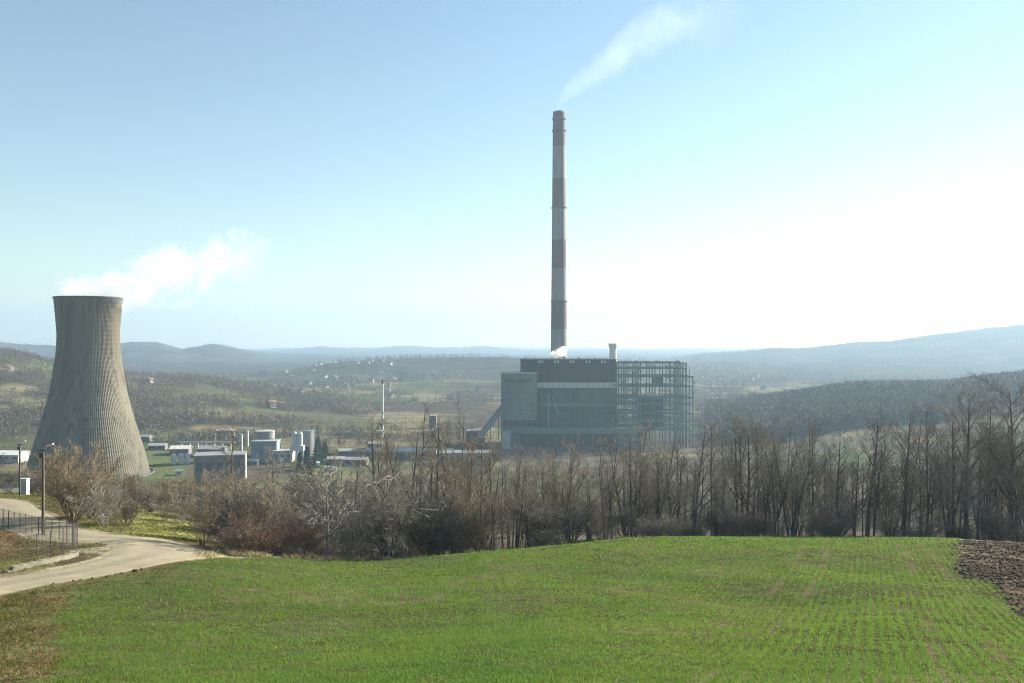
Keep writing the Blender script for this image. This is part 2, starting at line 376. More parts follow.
def cover_color(X, Y, Z):
    n = len(X); u = CU + F * X / np.maximum(Y, 8)
    c = np.zeros((n, 3))
    def lay(col, w):
        w = np.clip(w, 0, 1)[:, None]; c[:] = c * (1 - w) + np.array(col) * w
    n1 = fbm(X/3, Y/3, 41, 4); n2 = fbm(X/25, Y/25, 43, 3)
    # near banks: dead grass, moss green and bare earth
    lay((.105, .10, .045), np.ones(n))
    lay((.15, .125, .07), smooth(.48, .6, n1)); lay((.085, .062, .042), smooth(.56, .66, n2))
    lay((.115, .125, .038), smooth(.5, .62, fbm(X/9, Y/9, 51, 3)) * .9)
    # brown bank inside the bend, weedy headland at the corner
    bank = smooth(62, 66, Y) * smooth(92, 86, Y) * smooth(50, 20, u)
    lay((.125, .085, .05), bank * (.45 + .5 * smooth(.42, .55, n1)))
    corner = smooth(85, 30, u + (n1 - .5) * 60) * smooth(56, 50, Y)
    lay((.085, .075, .04), corner * .8); lay((.07, .08, .034), corner * smooth(.5, .58, fbm(X/1.4, Y/1.4, 61, 3)))
    # pale dead grass along the back edge of the field
    edge = smooth(3.5, 1, np.abs(Y - crest_Y(u) - 2.2)) * smooth(190, 215, u) * smooth(520, 420, u)
    lay((.33, .29, .2), edge * smooth(.38, .5, n1))
    gy = (Y > crest_Y(u) + 1.5) & (u > 540) & (Y < 130)
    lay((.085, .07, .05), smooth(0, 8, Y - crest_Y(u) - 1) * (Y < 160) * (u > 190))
    # crop soil showing a green cast between the seedlings
    fl = field_amount(X, Y)
    lay((.062, .066, .030), fl)
    lay((.115, .09, .06), fl * np.maximum(smooth(.58, .7, fbm(X/7, Y/7, 71, 3)), tramline(X, Y)) * .7)
    pl = in_plough(u + (fbm(X/1.5, Y/1.5, 31, 3) - .5) * 34, Y + (fbm(X/1.5, Y/1.5, 31, 3) - .5) * 6) & (Y < 84.5)
    lay((.046, .038, .03), pl * 1.0); lay((.10, .08, .06), pl * smooth(.5, .62, fbm(X/1.1, Y/.5, 73, 3)))
    lay((.3, .29, .26), ((u > 942) & (Y > 84.5) & (Y < 90.5)) * 1.0)
    rd = road_dist(X, Y)
    lay((.22, .19, .13), smooth(ROAD_W + .45, ROAD_W + .05, rd + (n1 - .5) * 1.4))
    rdist = smooth(ROAD_W - .1, ROAD_W + .4, rd)
    ditch = smooth(30, 55, u) * smooth(150, 140, u) * smooth(60, 62, Y) * smooth(77, 75, Y)
    lay((.07, .058, .038), ditch * rdist); lay((.3, .27, .2), ditch * smooth(.54, .62, n1) * .6 * rdist)
    # yellow-green mown slope beyond the bend
    lay((.17, .165, .055), smooth(78, 84, Y) * smooth(132, 126, Y) * smooth(118, 136, u + (n1-.5)*20) * smooth(215, 190, u))
    lay((.10, .085, .055), smooth(.55, .62, fbm(X/6, Y/6, 81, 3)) * smooth(98, 106, Y) * smooth(140, 132, Y) * smooth(120, 140, u) * smooth(215, 190, u))
    # wooded slope and valley floor
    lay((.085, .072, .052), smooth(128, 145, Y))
    far = smooth(450, 560, Y)
    lay((.08, .078, .04), far)
    cell = _hash(np.floor((X * .8 + Y * .35 + 60 * n2) / 70), np.floor((Y * .7 - X * .3) / 120), 91)
    lay((.15, .128, .075), far * (cell > .66)); lay((.085, .10, .042), far * (cell < .28)); lay((.085, .068, .048), far * ((cell > .28) & (cell < .42)))
    yard = smooth(560, 620, Y) * smooth(900, 840, Y) * smooth(330, 420, u)
    lay((.11, .105, .08), yard * smooth(.42, .55, fbm(X/30, Y/30, 95, 3)))
    lay((.034, .038, .034), smooth(1750, 2500, Y) * (.62 + .38 * smooth(.42, .52, fbm(X/300, Y/300, 107, 3))))
    hill = smooth(780, 900, Y) * smooth(.47, .55, fbm(X/70, Y/60, 101, 4))
    lay((.06, .05, .036), hill * .95)
    return c

def build_ground():
    us = np.concatenate([np.arange(-1500, -300, 60), np.arange(-300, -40, 10), np.arange(-40, 1064, 3.0), np.arange(1064, 1330, 10), np.arange(1330, 2560, 60)])
    ys = np.concatenate([[-150, -60, -25, -10, 0, 4, 8, 11, 14], np.exp(np.arange(math.log(16), math.log(140), .0085)), np.exp(np.arange(math.log(140), math.log(12300), .016))])
    U, Y = np.meshgrid(us, ys)
    X = (U - CU) / F * np.maximum(Y, 40 - 32 * smooth(0, 16, Y))
    Xf, Yf = X.ravel(), Y.ravel()
    Z = ground(Xf, Yf)
    u = CU + F * Xf / np.maximum(Yf, 3)
    pl = in_plough(u, Yf) & (Yf < 84)
    Z = Z + pl * (fbm(Xf/.5, Yf/.35, 15, 3) - .5) * .5
    nr, nc = U.shape
    i = np.arange(nr*nc).reshape(nr, nc)
    fc = np.stack([i[:-1,:-1], i[:-1,1:], i[1:,1:], i[1:,:-1]], -1).reshape(-1, 4)
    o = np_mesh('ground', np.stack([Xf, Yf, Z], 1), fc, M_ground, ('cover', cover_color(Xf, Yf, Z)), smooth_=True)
    tag(o, kind='structure'); return o
build_ground()

def build_road():
    d = np.gradient(ROAD, axis=0); d /= np.linalg.norm(d, axis=1)[:, None]
    nrm = np.stack([-d[:, 1], d[:, 0]], 1)
    ts = np.linspace(-1, 1, 11)
    wob = (fbm(np.arange(len(ROAD)) / 3.0, np.zeros(len(ROAD)), 5, 3) - .5) * .5
    P = ROAD[:, None, :] + nrm[:, None, :] * (ts[None, :, None] * (ROAD_W + ROAD_X[:, None, None] + wob[:, None, None]))
    X, Y = P[..., 0].ravel(), P[..., 1].ravel()
    Z = base_z(X, Y) + smooth(140, 60, Y) * (fbm(X/14, Y/14, 5, 2) - .5) * .5
    Z = Z.reshape(len(ROAD), 11) ; Z = Z + .03 - .09 * (ts ** 8)[None]
    nr, nc = len(ROAD), 11; i = np.arange(nr*nc).reshape(nr, nc)
    fc = np.stack([i[:-1,:-1], i[1:,:-1], i[1:,1:], i[:-1,1:]], -1).reshape(-1, 4)
    ac = np.repeat(((ts + 1) / 2)[None], nr, 0).ravel()
    o = np_mesh('road', np.stack([X, Y, Z.ravel()], 1), fc[:, ::-1], M_road, ('across', np.stack([ac]*3, 1)), smooth_=True)
    tag(o, kind='structure')
build_road()

# ------------------------------------------------------------------ blades: crop, verge grass, dry grass
def blades(name, X, Y, h, w, k, lean, m, tint, label, parent=None):
    n = len(X); Z = ground(X, Y)
    X = np.repeat(X, k); Y = np.repeat(Y, k); Z = np.repeat(Z, k) - .015; h = np.repeat(h, k); w = np.repeat(w, k); tint = np.repeat(tint, k, 0)
    N = n * k
    a = rng.uniform(0, 2*np.pi, N); f = rng.uniform(0, 2*np.pi, N)
    hh = h * rng.uniform(.6, 1.15, N); ln = lean * rng.uniform(.2, 1.2, N) * hh
    ox, oy = rng.normal(0, .3, N) * h, rng.normal(0, .3, N) * h
    bx, by = X + ox, Y + oy
    wx, wy = np.cos(f) * w * .5, np.sin(f) * w * .5
    lx, ly = np.cos(a) * ln, np.sin(a) * ln
    V = np.stack([np.stack([bx-wx, by-wy, Z], 1), np.stack([bx+wx, by+wy, Z], 1),
                  np.stack([bx+wx*.8+lx*.45, by+wy*.8+ly*.45, Z+hh*.62], 1), np.stack([bx+lx*1.1, by+ly*1.1, Z+hh*(1-.25*lean)], 1),
                  np.stack([bx-wx*.8+lx*.45, by-wy*.8+ly*.45, Z+hh*.62], 1)], 1).reshape(-1, 3)
    b = np.arange(N) * 5
    fc = np.concatenate([np.stack([b, b+1, b+2], 1), np.stack([b, b+2, b+4], 1), np.stack([b+4, b+2, b+3], 1)])
    o = np_mesh(name, V, fc, m, ('tint', np.repeat(tint, 5, 0)))
    return tag(o, label, None, None, 'stuff')
def sample_uY(n, u0, u1, y0, y1, p=1.0):
    """points spread about evenly in view: density falls as 1/Y^p"""
    u = rng.uniform(u0, u1, n)
    if p == 1: Y = np.exp(rng.uniform(math.log(y0), math.log(y1), n))
    else:
        q = rng.uniform(0, 1, n); e = 1 - p; Y = (y0**e + q * (y1**e - y0**e)) ** (1 / e)
    return PX(u, Y), Y
def build_crop():
    X, Y = sample_uY(470000, -60, 1130, 15.5, 96, 1.0)
    t = X * ROWDIR[0] + Y * ROWDIR[1]; s = X * ROWN[0] + Y * ROWN[1]
    uu = CU + F * X / Y
    band = smooth(380, 640, uu)
    pitch = .39
    sn = np.round(s / pitch) * pitch + rng.normal(0, .05, len(s))
    mix = rng.uniform(0, 1, len(s)) < band * .74
    s2 = np.where(mix, sn, s)
    X = t * ROWDIR[0] + s2 * ROWN[0]; Y = t * ROWDIR[1] + s2 * ROWN[1]
    Y = np.maximum(Y, 12)
    fa = field_amount(X, Y)
    dens = fa * (1 - .8 * tramline(X, Y)) * (.3 + .7 * smooth(.3, .52, fbm(X/7, Y/7, 71, 3))) * (.4 + .6 * smooth(.35, .58, fbm(X/1.1, Y/1.1, 72, 2))) * (1 - .38 * smooth(420, 120, uu) * (.4 + .6 * smooth(.4, .6, fbm(X/2.5, Y/2.5, 79, 3))))
    keep = rng.uniform(0, 1, len(X)) < dens
    X, Y = X[keep], Y[keep]; n = len(X)
    h = np.interp(Y, [15, 30, 60, 95], [.085, .095, .12, .15]) * rng.uniform(.7, 1.3, n)
    w = np.interp(Y, [15, 30, 60, 95], [.010, .015, .029, .046])
    v = fbm(X/5, Y/5, 111, 3); y = rng.uniform(0, 1, n)
    tint = np.stack([.75 + .45 * v + .12 * y, .85 + .25 * v + .12 * y, .8 + .3 * y], 1)
    dead = rng.uniform(0, 1, n) < .004
    tint[dead] = tint[dead] * np.array([2.6, 1.5, 3.0])
    blades('crop', X, Y, h, w, 4, .8, M_crop, tint, 'young green cereal crop covering the sloping field')
build_crop()
def build_verges():
    X, Y = sample_uY(60000, -60, 260, 18, 130, .8)
    u = CU + F * X / Y
    fa = field_amount(X, Y); rd = road_dist(X, Y)
    k = (rd > ROAD_W + .25 + rng.uniform(0, .8, len(X))) & (rng.uniform(0, 1, len(X)) > fa * .9) & (rng.uniform(0, 1, len(X)) < .25 + .75 * smooth(.4, .6, fbm(X/2.5, Y/2.5, 121, 3)))
    X, Y, fa = X[k], Y[k], fa[k]; n = len(X); u = CU + F*X/Y; bank = (u < 84) & (Y > 61) & (Y < 95); dry = rng.uniform(0, 1, n) < .22 + .3 * smooth(.45, .6, fbm(X/6, Y/6, 123, 3)) - .4 * smooth(100, 120, Y) + .5 * bank - .22 * ((Y < 56) & (u < 110)) + .75 * ((Y < 56) & (np.abs(u - 34 - (Y-20)*.6) < 14))
    h = np.interp(Y, [18, 60, 130], [.10, .16, .25]) * rng.uniform(.5, 1.6, n); w = np.interp(Y, [18, 60, 130], [.014, .03, .06])
    v = rng.uniform(.6, 1.15, n)[:, None] * np.where(((Y < 56) & (u < 110))[:, None], [[.72, .70, .58]], [[1, 1, 1]]) * np.where(bank[:, None], [[.62, .5, .42]], [[.8, .74, .68]])
    for sel, nm, mt, lb in ((dry, 'dry_grass', M_dry, 'straw coloured dead grass along the road verges'), (~dry, 'verge_grass', M_grass, 'short yellow green grass on the road banks')):
        blades(nm, X[sel], Y[sel], h[sel], w[sel], 4, .9, mt, v[sel], lb)
    # pale dead growth along the far edge of the crop
    n = 9000; u = rng.uniform(195, 1024, n); Yc = crest_Y(u) + rng.uniform(.2, 4.5, n)
    X = PX(u, Yc); k = rng.uniform(0, 1, n) < np.interp(u, [195, 230, 420, 540, 700, 940, 1024], [.7, 1, .9, .5, .3, .25, .5]); k &= fbm(X/2, Yc/2, 125, 2) > .42
    k &= ~((u > 940) & (Yc < 97))
    X, Yc, u = X[k], Yc[k], u[k]; n = len(X)
    tint = rng.uniform(.7, 1.3, n)[:, None] * np.where((u < 430)[:, None], [[1.25, 1.2, 1.15]], [[.6, .75, .4]])
    blades('field_edge_grass', X, Yc, rng.uniform(.15, .55, n), np.full(n, .05), 4, .7, M_dry, tint, 'pale dead grass fringing the far side of the green field')
    # clods and stalks on the corner headland
    X, Y = sample_uY(1800, -40, 60, 17, 50, .8); n = len(X)
    k = rng.uniform(0, 1, n) > field_amount(X, Y); X, Y = X[k], Y[k]; n = len(X)
    blades('maize_stubble', X, Y, rng.uniform(.05, .2, n), np.full(n, .03), 3, 2.2, M_dry, rng.uniform(.5, 1.2, n)[:, None] * np.array([[1.0, .85, .72]]), 'broken straw stubble lying on the bare field corner')
build_verges()
def build_clods():
    X, Y = sample_uY(15000, 945, 1200, 34, 84, .6); u = CU + F * X / Y
    k = in_plough(u + rng.normal(0, 5, len(X)), Y) ; X, Y = X[k], Y[k]; n = len(X); Z = ground(X, Y)
    r = rng.uniform(.03, .14, n) * rng.uniform(.5, 1.2, n); base = []
    for zz, q in ((-.3, .7), (.25, 1.0), (.7, .55)):
        for j in range(5): base.append((math.cos(j*1.2566 + zz) * q, math.sin(j*1.2566 + zz) * q, zz))
    base.append((0, 0, .9)); B = np.array(base)
    V = np.stack([X, Y, Z], 1)[:, None, :] + B[None] * r[:, None, None] * rng.uniform(.6, 1.4, (n, 16, 1)) * np.array([1.3, 1, .8])
    f = []
    for k in range(2):
        for j in range(5):
            a, b, c, d = k*5+j, k*5+(j+1)%5, (k+1)*5+(j+1)%5, (k+1)*5+j; f += [(a, b, c), (a, c, d)]
    f += [(10+j, 10+(j+1)%5, 15) for j in range(5)]
    fc = (np.arange(n)[:, None, None] * 16 + np.array(f)[None]).reshape(-1, 3)
    tag(np_mesh('earth_clods', V.reshape(-1, 3), fc, mat('plough_earth', (.055,.046,.036), (.115,.094,.073), 2.5, 1.0, spec=0)), 'dark brown clods of ploughed earth beside the crop', kind='stuff')
build_clods()

# ------------------------------------------------------------------ trees
def rand_perp(d):
    v = Vector((random.gauss(0,1), random.gauss(0,1), random.gauss(0,1))); return (v - d * v.dot(d)).normalized()
def gen_tree(seed, H=16.0, r0=.16, start=.35, n1=15, len1=.3, ang1=40, n2=6, n3=5, n4=2, up=.25, stems=1, fan=0, twig=.013, crook=.12, leader=True):
    random.seed(seed)
    T, C = MB(), MB()
    def grow(p, d, L, r, lvl, segs, sides, out):
        pts, rad = [p], [r]; q, dd = p.copy(), d.copy()
        for k in range(segs):
            dd = (dd + rand_perp(dd) * crook * (1 if lvl else .22) + Vector((0,0,1)) * up * (.16 if lvl else .05)).normalized()
            q = q + dd * (L / segs); pts.append(q.copy()); rad.append(max(r * (1 - .85 * (k+1) / segs), twig * .55))
        out.tube(pts, rad, sides, cap=False); return pts, rad
    def at(pts, rad, t):
        x = t * (len(pts) - 1); k = min(int(x), len(pts) - 2); f = x - k
        return pts[k].lerp(pts[k+1], f), (pts[k+1] - pts[k]).normalized(), rad[k] * (1-f) + rad[k+1] * f
    def side(pts, rad, t, ang):
        p, d, r = at(pts, rad, t); a = R(ang * random.uniform(.65, 1.3))
        return p, (d * math.cos(a) + rand_perp(d) * math.sin(a)).normalized(), r
    for s in range(stems):
        a = 2 * math.pi * (s + random.uniform(-.3, .3)) / max(stems, 1); tilt = R(fan) * random.uniform(.35, 1.1) if stems > 1 else R(random.uniform(0, 3))
        d0 = Vector((math.sin(tilt) * math.cos(a), math.sin(tilt) * math.sin(a), math.cos(tilt)))
        Hs = H * random.uniform(.75, 1.0) if stems > 1 else H
        base = Vector((math.cos(a) * .12, math.sin(a) * .12, -.25)) if stems > 1 else Vector((0,0,-.3))
        tp, tr = grow(base, d0, Hs, r0 * (random.uniform(.6, 1) if stems > 1 else 1), 0, 8, 6, T)
        for k in range(n1):
            t = start + (1 - start) * (k + random.uniform(0, .9)) / n1
            if t > .985: continue
            p, d, r = side(tp, tr, t, ang1)
            L = Hs * len1 * (1.15 - .75 * (t - start) / (1 - start)) * random.uniform(.6, 1.25)
            bp, br = grow(p, d, L, max(r * .6, twig * 1.5), 1, 4, 4, T)
            for k2 in range(n2):
                t2 = .2 + .8 * (k2 + random.random()) / n2
                p2, d2, r2 = side(bp, br, min(t2, .99), 38); L2 = L * random.uniform(.3, .55)
                cp, cr = grow(p2, d2, L2, max(r2 * .55, twig * 1.1), 2, 3, 3, C)
                for k3 in range(n3):
                    p3, d3, r3 = side(cp, cr, min(.15 + .85 * (k3 + random.random()) / n3, .99), 36); L3 = L2 * random.uniform(.35, .65)
                    ep, er = grow(p3, d3, L3, twig, 3, 2, 3, C)
                    for k4 in range(n4):
                        p4, d4, r4 = side(ep, er, random.uniform(.2, .95), 35); grow(p4, d4, L3 * random.uniform(.35, .7), twig * .8, 4, 1, 3, C)
    return T, C
def mesh_of(mb, name, m):
    me = bpy.data.meshes.new(name); me.from_pydata(mb.v, [], mb.f); me.materials.append(m); me.update(); return me
VAR = {}
def variant(key, barkm, twigm, **kw):
    T, C = gen_tree(**kw)
    VAR[key] = (mesh_of(T, 'trunk', barkm), mesh_of(C, 'crown', twigm), kw.get('H', 16.0), C)
for i in range(6):
    variant('slender%d' % i, M_bark, M_twig, seed=100+i, H=17, r0=.19+.02*(i%3), start=.30+.05*(i%4), n1=17, len1=.20+.02*(i%3), ang1=33+3*i, n2=7, n3=5, n4=1, up=.6)
for i in range(4):
    variant('broad%d' % i, M_bark, M_twig, seed=140+i, H=16, r0=.28, start=.28, n1=14, len1=.36, ang1=40, n2=7, n3=6, n4=2, up=.6, twig=.016)
for i in range(3):
    variant('forked%d' % i, M_bark, M_twig, seed=170+i, H=16, r0=.2, start=.3, n1=10, len1=.24, ang1=32, n2=6, n3=5, n4=2, up=.45, stems=3, fan=13)
for i in range(3):
    variant('bush%d' % i, M_bark, M_twigdark, seed=200+i, H=6, r0=.075, start=.15, n1=12, len1=.36, ang1=38, n2=5, n3=4, n4=2, up=.25, stems=11, fan=38, twig=.012)
for i in range(2):
    variant('brownbush%d' % i, M_barkbrown, M_twigbrown, seed=220+i, H=7, r0=.085, start=.15, n1=13, len1=.34, ang1=36, n2=5, n3=5, n4=2, up=.25, stems=12, fan=38, twig=.012)
variant('palebush', M_barkpale, M_twigpale, seed=240, H=6, r0=.045, start=.15, n1=10, len1=.34, ang1=40, n2=4, n3=4, n4=2, up=.1, stems=12, fan=44, twig=.013)
variant('paletree', M_barkpale, M_twigpale, seed=246, H=7, r0=.11, start=.14, n1=16, len1=.55, ang1=52, n2=6, n3=5, n4=2, up=.3, twig=.02)
variant('redbush', M_barkbrown, M_twigred, seed=250, H=4.2, r0=.03, start=.12, n1=9, len1=.34, ang1=32, n2=4, n3=4, n4=2, up=.2, stems=18, fan=48, twig=.011)
variant('hazel', M_barkbrown, M_twigbrown, seed=260, H=12, r0=.08, start=.25, n1=11, len1=.22, ang1=24, n2=5, n3=5, n4=2, up=.5, stems=6, fan=15, twig=.012)
variant('sapling', M_bark, M_twig, seed=270, H=3.0, r0=.05, start=.5, n1=6, len1=.18, ang1=28, n2=2, n3=1, n4=0, up=.5, twig=.008)

def place_tree(key, X, Y, h, label, group=None, name='bare_tree', cat='tree', wide=1.0, rz=None, lean=0):
    tm, cm, H, _ = VAR[key]
    t = thing(name, label, cat, (X, Y, gz(X, Y) - .02), random.uniform(0, 6.28) if rz is None else rz, group)
    s = h / H; t.scale = (s * wide, s * wide, s)
    if lean: t.rotation_euler = (0, R(lean), 0)
    link('trunk', tm, t); link('crown', cm, t); return t
random.seed(5)
def tree_at(key, u, Y, vtop, label, **kw):
    X = PX(u, Y); h = (PZ(vtop, Y) - gz(X, Y)) * (1.16 if 'bush' in key else .9 if 'broad' in key else 1.0)
    return place_tree(key, X, Y, h, label, **kw)
# single shrubs and trees beside the road and the field
tree_at('brownbush0', 72, 88.5, 449, 'large brown many-stemmed tree in front of the cooling tower, beside the road', name='bare_tree', wide=1.0)
tree_at('palebush', 105, 86, 480, 'pale grey spreading shrub beside the big brown tree by the road', name='shrub', cat='shrub')
tree_at('bush0', 128, 89, 495, 'dark twiggy shrub just beside the pale grey roadside shrub', name='shrub', cat='shrub')
tree_at('brownbush1', 92, 94, 468, 'brown shrub behind the pale grey roadside shrub', name='shrub', cat='shrub')
tree_at('hazel', 203, 76.5, 488, 'upright hazel-like shrub where the road bend meets the field', name='shrub', cat='shrub', wide=1.7)
tree_at('redbush', 252, 74.5, 510, 'low reddish brown bush at the far edge of the green field', name='shrub', cat='shrub', wide=1.1)
tree_at('redbush', 276, 77.5, 512, 'smaller reddish bush tucked beside the low red one', name='shrub', cat='shrub', wide=1.2)
tree_at('paletree', 327, 78.6, 470, 'pale silvery bare tree with open spreading branches at the field edge', name='bare_tree', wide=1.25)
tree_at('bush1', 388, 81, 486, 'dark dome shaped bare bush at the field edge', name='shrub', cat='shrub', wide=1.0)
tree_at('bush2', 300, 81, 505, 'small brown bush between the red bush and the silvery tree', name='shrub', cat='shrub')
tree_at('palebush', 355, 83, 500, 'low pale bush right beside the silvery tree', name='shrub', cat='shrub')
tree_at('bush0', 232, 84, 494, 'brown scrubby bush behind the low reddish bush', name='shrub', cat='shrub', wide=1.2)
tree_at('bush2', 428, 84, 492, 'bushy bare shrub next to the dark dome shaped bush', name='shrub', cat='shrub')
tree_at('palebush', 452, 86, 510, 'thin pale shrub in front of the thicket, near the dome shaped bush', name='shrub', cat='shrub')
tree_at('redbush', 735, 98, 505, 'rusty bush at the foot of the woodland below the steel frame', name='shrub', cat='shrub')
# scrub above the road slope
for k, (u, Y, vt, kk) in enumerate([(150,110,482,'bush1'),(172,118,478,'brownbush1'),(190,125,486,'bush2'),(122,120,478,'brownbush0'),(210,108,486,'bush0'),(225,122,474,'brownbush1'),(160,140,484,'bush0'),(140,133,480,'bush2'),(205,140,478,'bush1'),(245,130,480,'bush2'),(178,150,485,'brownbush0'),(100,112,476,'bush1'),(60,125,472,'brownbush1'),(30,140,470,'bush2'),(8,135,474,'bush0'),(-15,130,470,'bush1'),(262,112,484,'bush0'),(250,98,492,'brownbush0'),(222,95,496,'bush1'),(115,150,478,'bush0'),(85,140,474,'bush2'),(48,150,470,'brownbush0'),(182,100,496,'palebush'),(285,100,486,'brownbush1'),(300,120,478,'bush1'),(318,105,484,'bush0'),(345,100,482,'hazel'),(362,95,480,'bush2')]):
    tree_at(kk, u, Y, vt + random.uniform(-4, 6), 'brown leafless scrub bush on the slope between the road bend and the valley', group='scrub bushes on the slope beyond the road', name='shrub', cat='shrub', wide=1.25)
# woodland behind the field: those that stand out
SPECIAL = [
 (231,150,431,'slender1',"tall dark bare tree in front of the flat-roofed brown building"),
 (272,140,452,'slender2',"thin bare tree in front of the blue-grey cement works hall"),
 (293,128,464,'slender4',"short thin bare tree below the white twin silos"),
 (372,108,414,'slender0',"tall dark bare tree just beside the thin white stack, on its near side"),
 (387,116,440,'slender3',"lower bare tree right below the thin white stack"),
 (415,112,402,'forked0',"tall twin-stemmed bare tree between the thin white stack and the conveyor"),
 (437,106,432,'slender5',"single straight bare trunk in front of the small white tank"),
 (456,112,411,'forked1',"bushy-topped forked bare tree beside the conveyor gallery"),
 (482,104,442,'slender2',"bare tree at the foot of the inclined conveyor gallery"),
 (503,100,462,'slender0',"dark-trunked bare tree before the grey bunker tower, nearer its outer corner"),
 (513,101,466,'slender4',"dark-trunked bare tree before the grey bunker tower, nearer its middle"),
 (531,96,462,'hazel',"brown multi-stemmed tree in front of the bunker tower's inner side"),
 (560,98,447,'hazel',"pale brown multi-stemmed tree directly below the tall chimney"),
 (590,100,470,'broad0',"rounded bare tree in front of the dark boiler house"),
 (613,103,462,'slender1',"bare tree below the short white flue stack"),
 (627,105,424,'forked2',"tall dark forked bare tree before the near side of the steel frame"),
 (650,100,458,'hazel',"brown multi-stemmed tree before the middle of the steel frame"),
 (672,104,446,'broad2',"wide bare tree before the outer half of the steel frame"),
 (712,110,424,'slender3',"slim bare tree just outside the steel frame's outer edge"),
 (738,108,417,'slender5',"tall slim bare tree where the dark wooded hill begins"),
 (757,106,424,'slender0',"slim bare tree in front of the low end of the dark wooded hill"),
 (790,97,424,'forked1',"big forked bare tree standing at the field edge before the wooded hill"),
 (812,100,430,'slender2',"straight bare tree close behind the big forked tree"),
 (838,104,428,'slender4',"straight bare tree before the middle of the dark wooded hill"),
 (867,106,404,'broad1',"tall bare tree with a dense twiggy round top before the hill crest"),
 (905,100,412,'slender1',"leaning dark-trunked bare tree before the hilltop houses"),
 (928,104,410,'slender3',"straight bare tree beside the leaning dark-trunked one"),
 (968,103,386,'broad3',"big wide-crowned bare tree near the ploughed patch"),
 (988,108,402,'slender5',"slim bare tree between the two big wide-crowned trees"),
 (1012,106,374,'broad0',"tallest wide-crowned bare tree, standing beyond the ploughed patch"),
]
for u, Y, vt, key, lab in SPECIAL:
    tree_at(key, u, Y, vt, lab, group=None, wide=1.25 if key[:5] == 'broad' else 1.1)
ENV_U = [190, 230, 300, 350, 370, 420, 460, 500, 550, 600, 640, 700, 740, 800, 860, 900, 960, 1060]
ENV_V = [500, 486, 490, 474, 452, 440, 440, 446, 444, 446, 440, 436, 430, 434, 424, 426, 412, 402]
keys = ['slender%d' % i for i in range(6)] + ['broad%d' % i for i in range(4)] + ['forked%d' % i for i in range(3)] + ['hazel', 'slender0', 'slender3', 'hazel']
cells = []
for row, (y0, y1, n) in enumerate([(1.5, 6, 36), (6, 16, 42), (16, 40, 42), (40, 110, 40)]):
    for k in range(n):
        lo = 430 if row == 0 else 215
        u = lo + (1075 - lo) * (k + random.uniform(0, 1)) / n
        Y = float(crest_Y(u)) + random.uniform(y0, y1)
        cells.append((row, u, Y))
for row, u, Y in cells:
    vt = np.interp(u, ENV_U, ENV_V) + random.choice([random.uniform(-16, 8), random.uniform(5, 60), random.uniform(10, 45)]) + (16 if row == 0 else 0)
    key = random.choice(keys)
    if row == 0 and random.random() < .3: key = random.choice(['bush0', 'bush1', 'bush2', 'brownbush0', 'hazel']); vt = max(vt, 478 + random.uniform(0, 30))
    X = PX(u, Y); h = min(PZ(vt, Y) - gz(X, Y), 24) * (.92 if 'broad' in key else 1)
    if h < 2.5: continue
    if 'bush' in key:
        place_tree(key, X, Y, h, 'leafless bush in the front edge of the woodland belt behind the field', 'bushes along the woodland edge', 'shrub', 'shrub', 1.1)
    else:
        place_tree(key, X, Y, h, 'bare brown woodland tree crowded among others behind the green field', 'bare trees of the woodland belt', wide=random.uniform(1.0, 1.35), lean=random.uniform(-4, 4))
for k in range(48):
    u, Y = random.uniform(150, 480), random.uniform(300, 720)
    if 190 < u < 250 and Y > 560: continue
    X = PX(u, Y); place_tree(random.choice(keys), X, Y, random.uniform(8, 15), 'bare tree scattered over the valley floor among the small works buildings', 'bare trees around the works', wide=1.3)
# thin saplings by the ploughed patch
for u, Y, vt, lab in [(954.5, 93, 505, 'thin sapling at the outer corner of the ploughed patch'), (968, 88, 526, 'shortest thin sapling on the ploughed patch'), (985.5, 73, 493, 'tallest thin sapling standing in the ploughed earth')]:
    tree_at('sapling', u, Y, vt, lab, name='sapling', cat='sapling', wide=.7)

# tangled undergrowth between the trunks: nobody could count it
def build_undergrowth():
    Vs, Fs, o = [], [], 0
    src = [np.array(VAR[k][3].v) / VAR[k][2] for k in ('bush0', 'bush1', 'bush2', 'brownbush0')]
    fcs = [np.array(VAR[k][3].f) for k in ('bush0', 'bush1', 'bush2', 'brownbush0')]
    n = 95
    for k in range(n):
        u = random.uniform(225, 1080) if k % 6 else random.uniform(100, 420)
        Y = float(crest_Y(u)) + random.choice([random.uniform(1.5, 8), random.uniform(3, 30)])
        if u < 225: Y = random.uniform(125, 165)
        if 295 < u < 425: Y += 5
        X = PX(u, Y); h = random.uniform(1.2, 3.6); j = random.randrange(4)
        v = src[j]; a = random.uniform(0, 6.28); ca, sa = math.cos(a), math.sin(a)
        w = h * random.uniform(1.2, 2.0)
        V = np.stack([(v[:, 0]*ca - v[:, 1]*sa) * w + X, (v[:, 0]*sa + v[:, 1]*ca) * w + Y, v[:, 2] * h + gz(X, Y) - .1], 1)
        Vs.append(V); Fs.append(fcs[j] + o); o += len(V)
    ob = np_mesh('undergrowth', np.concatenate(Vs), np.concatenate(Fs), M_twig)
    tag(ob, 'tangled leafless undergrowth filling the woodland behind the field', kind='stuff')
build_undergrowth()
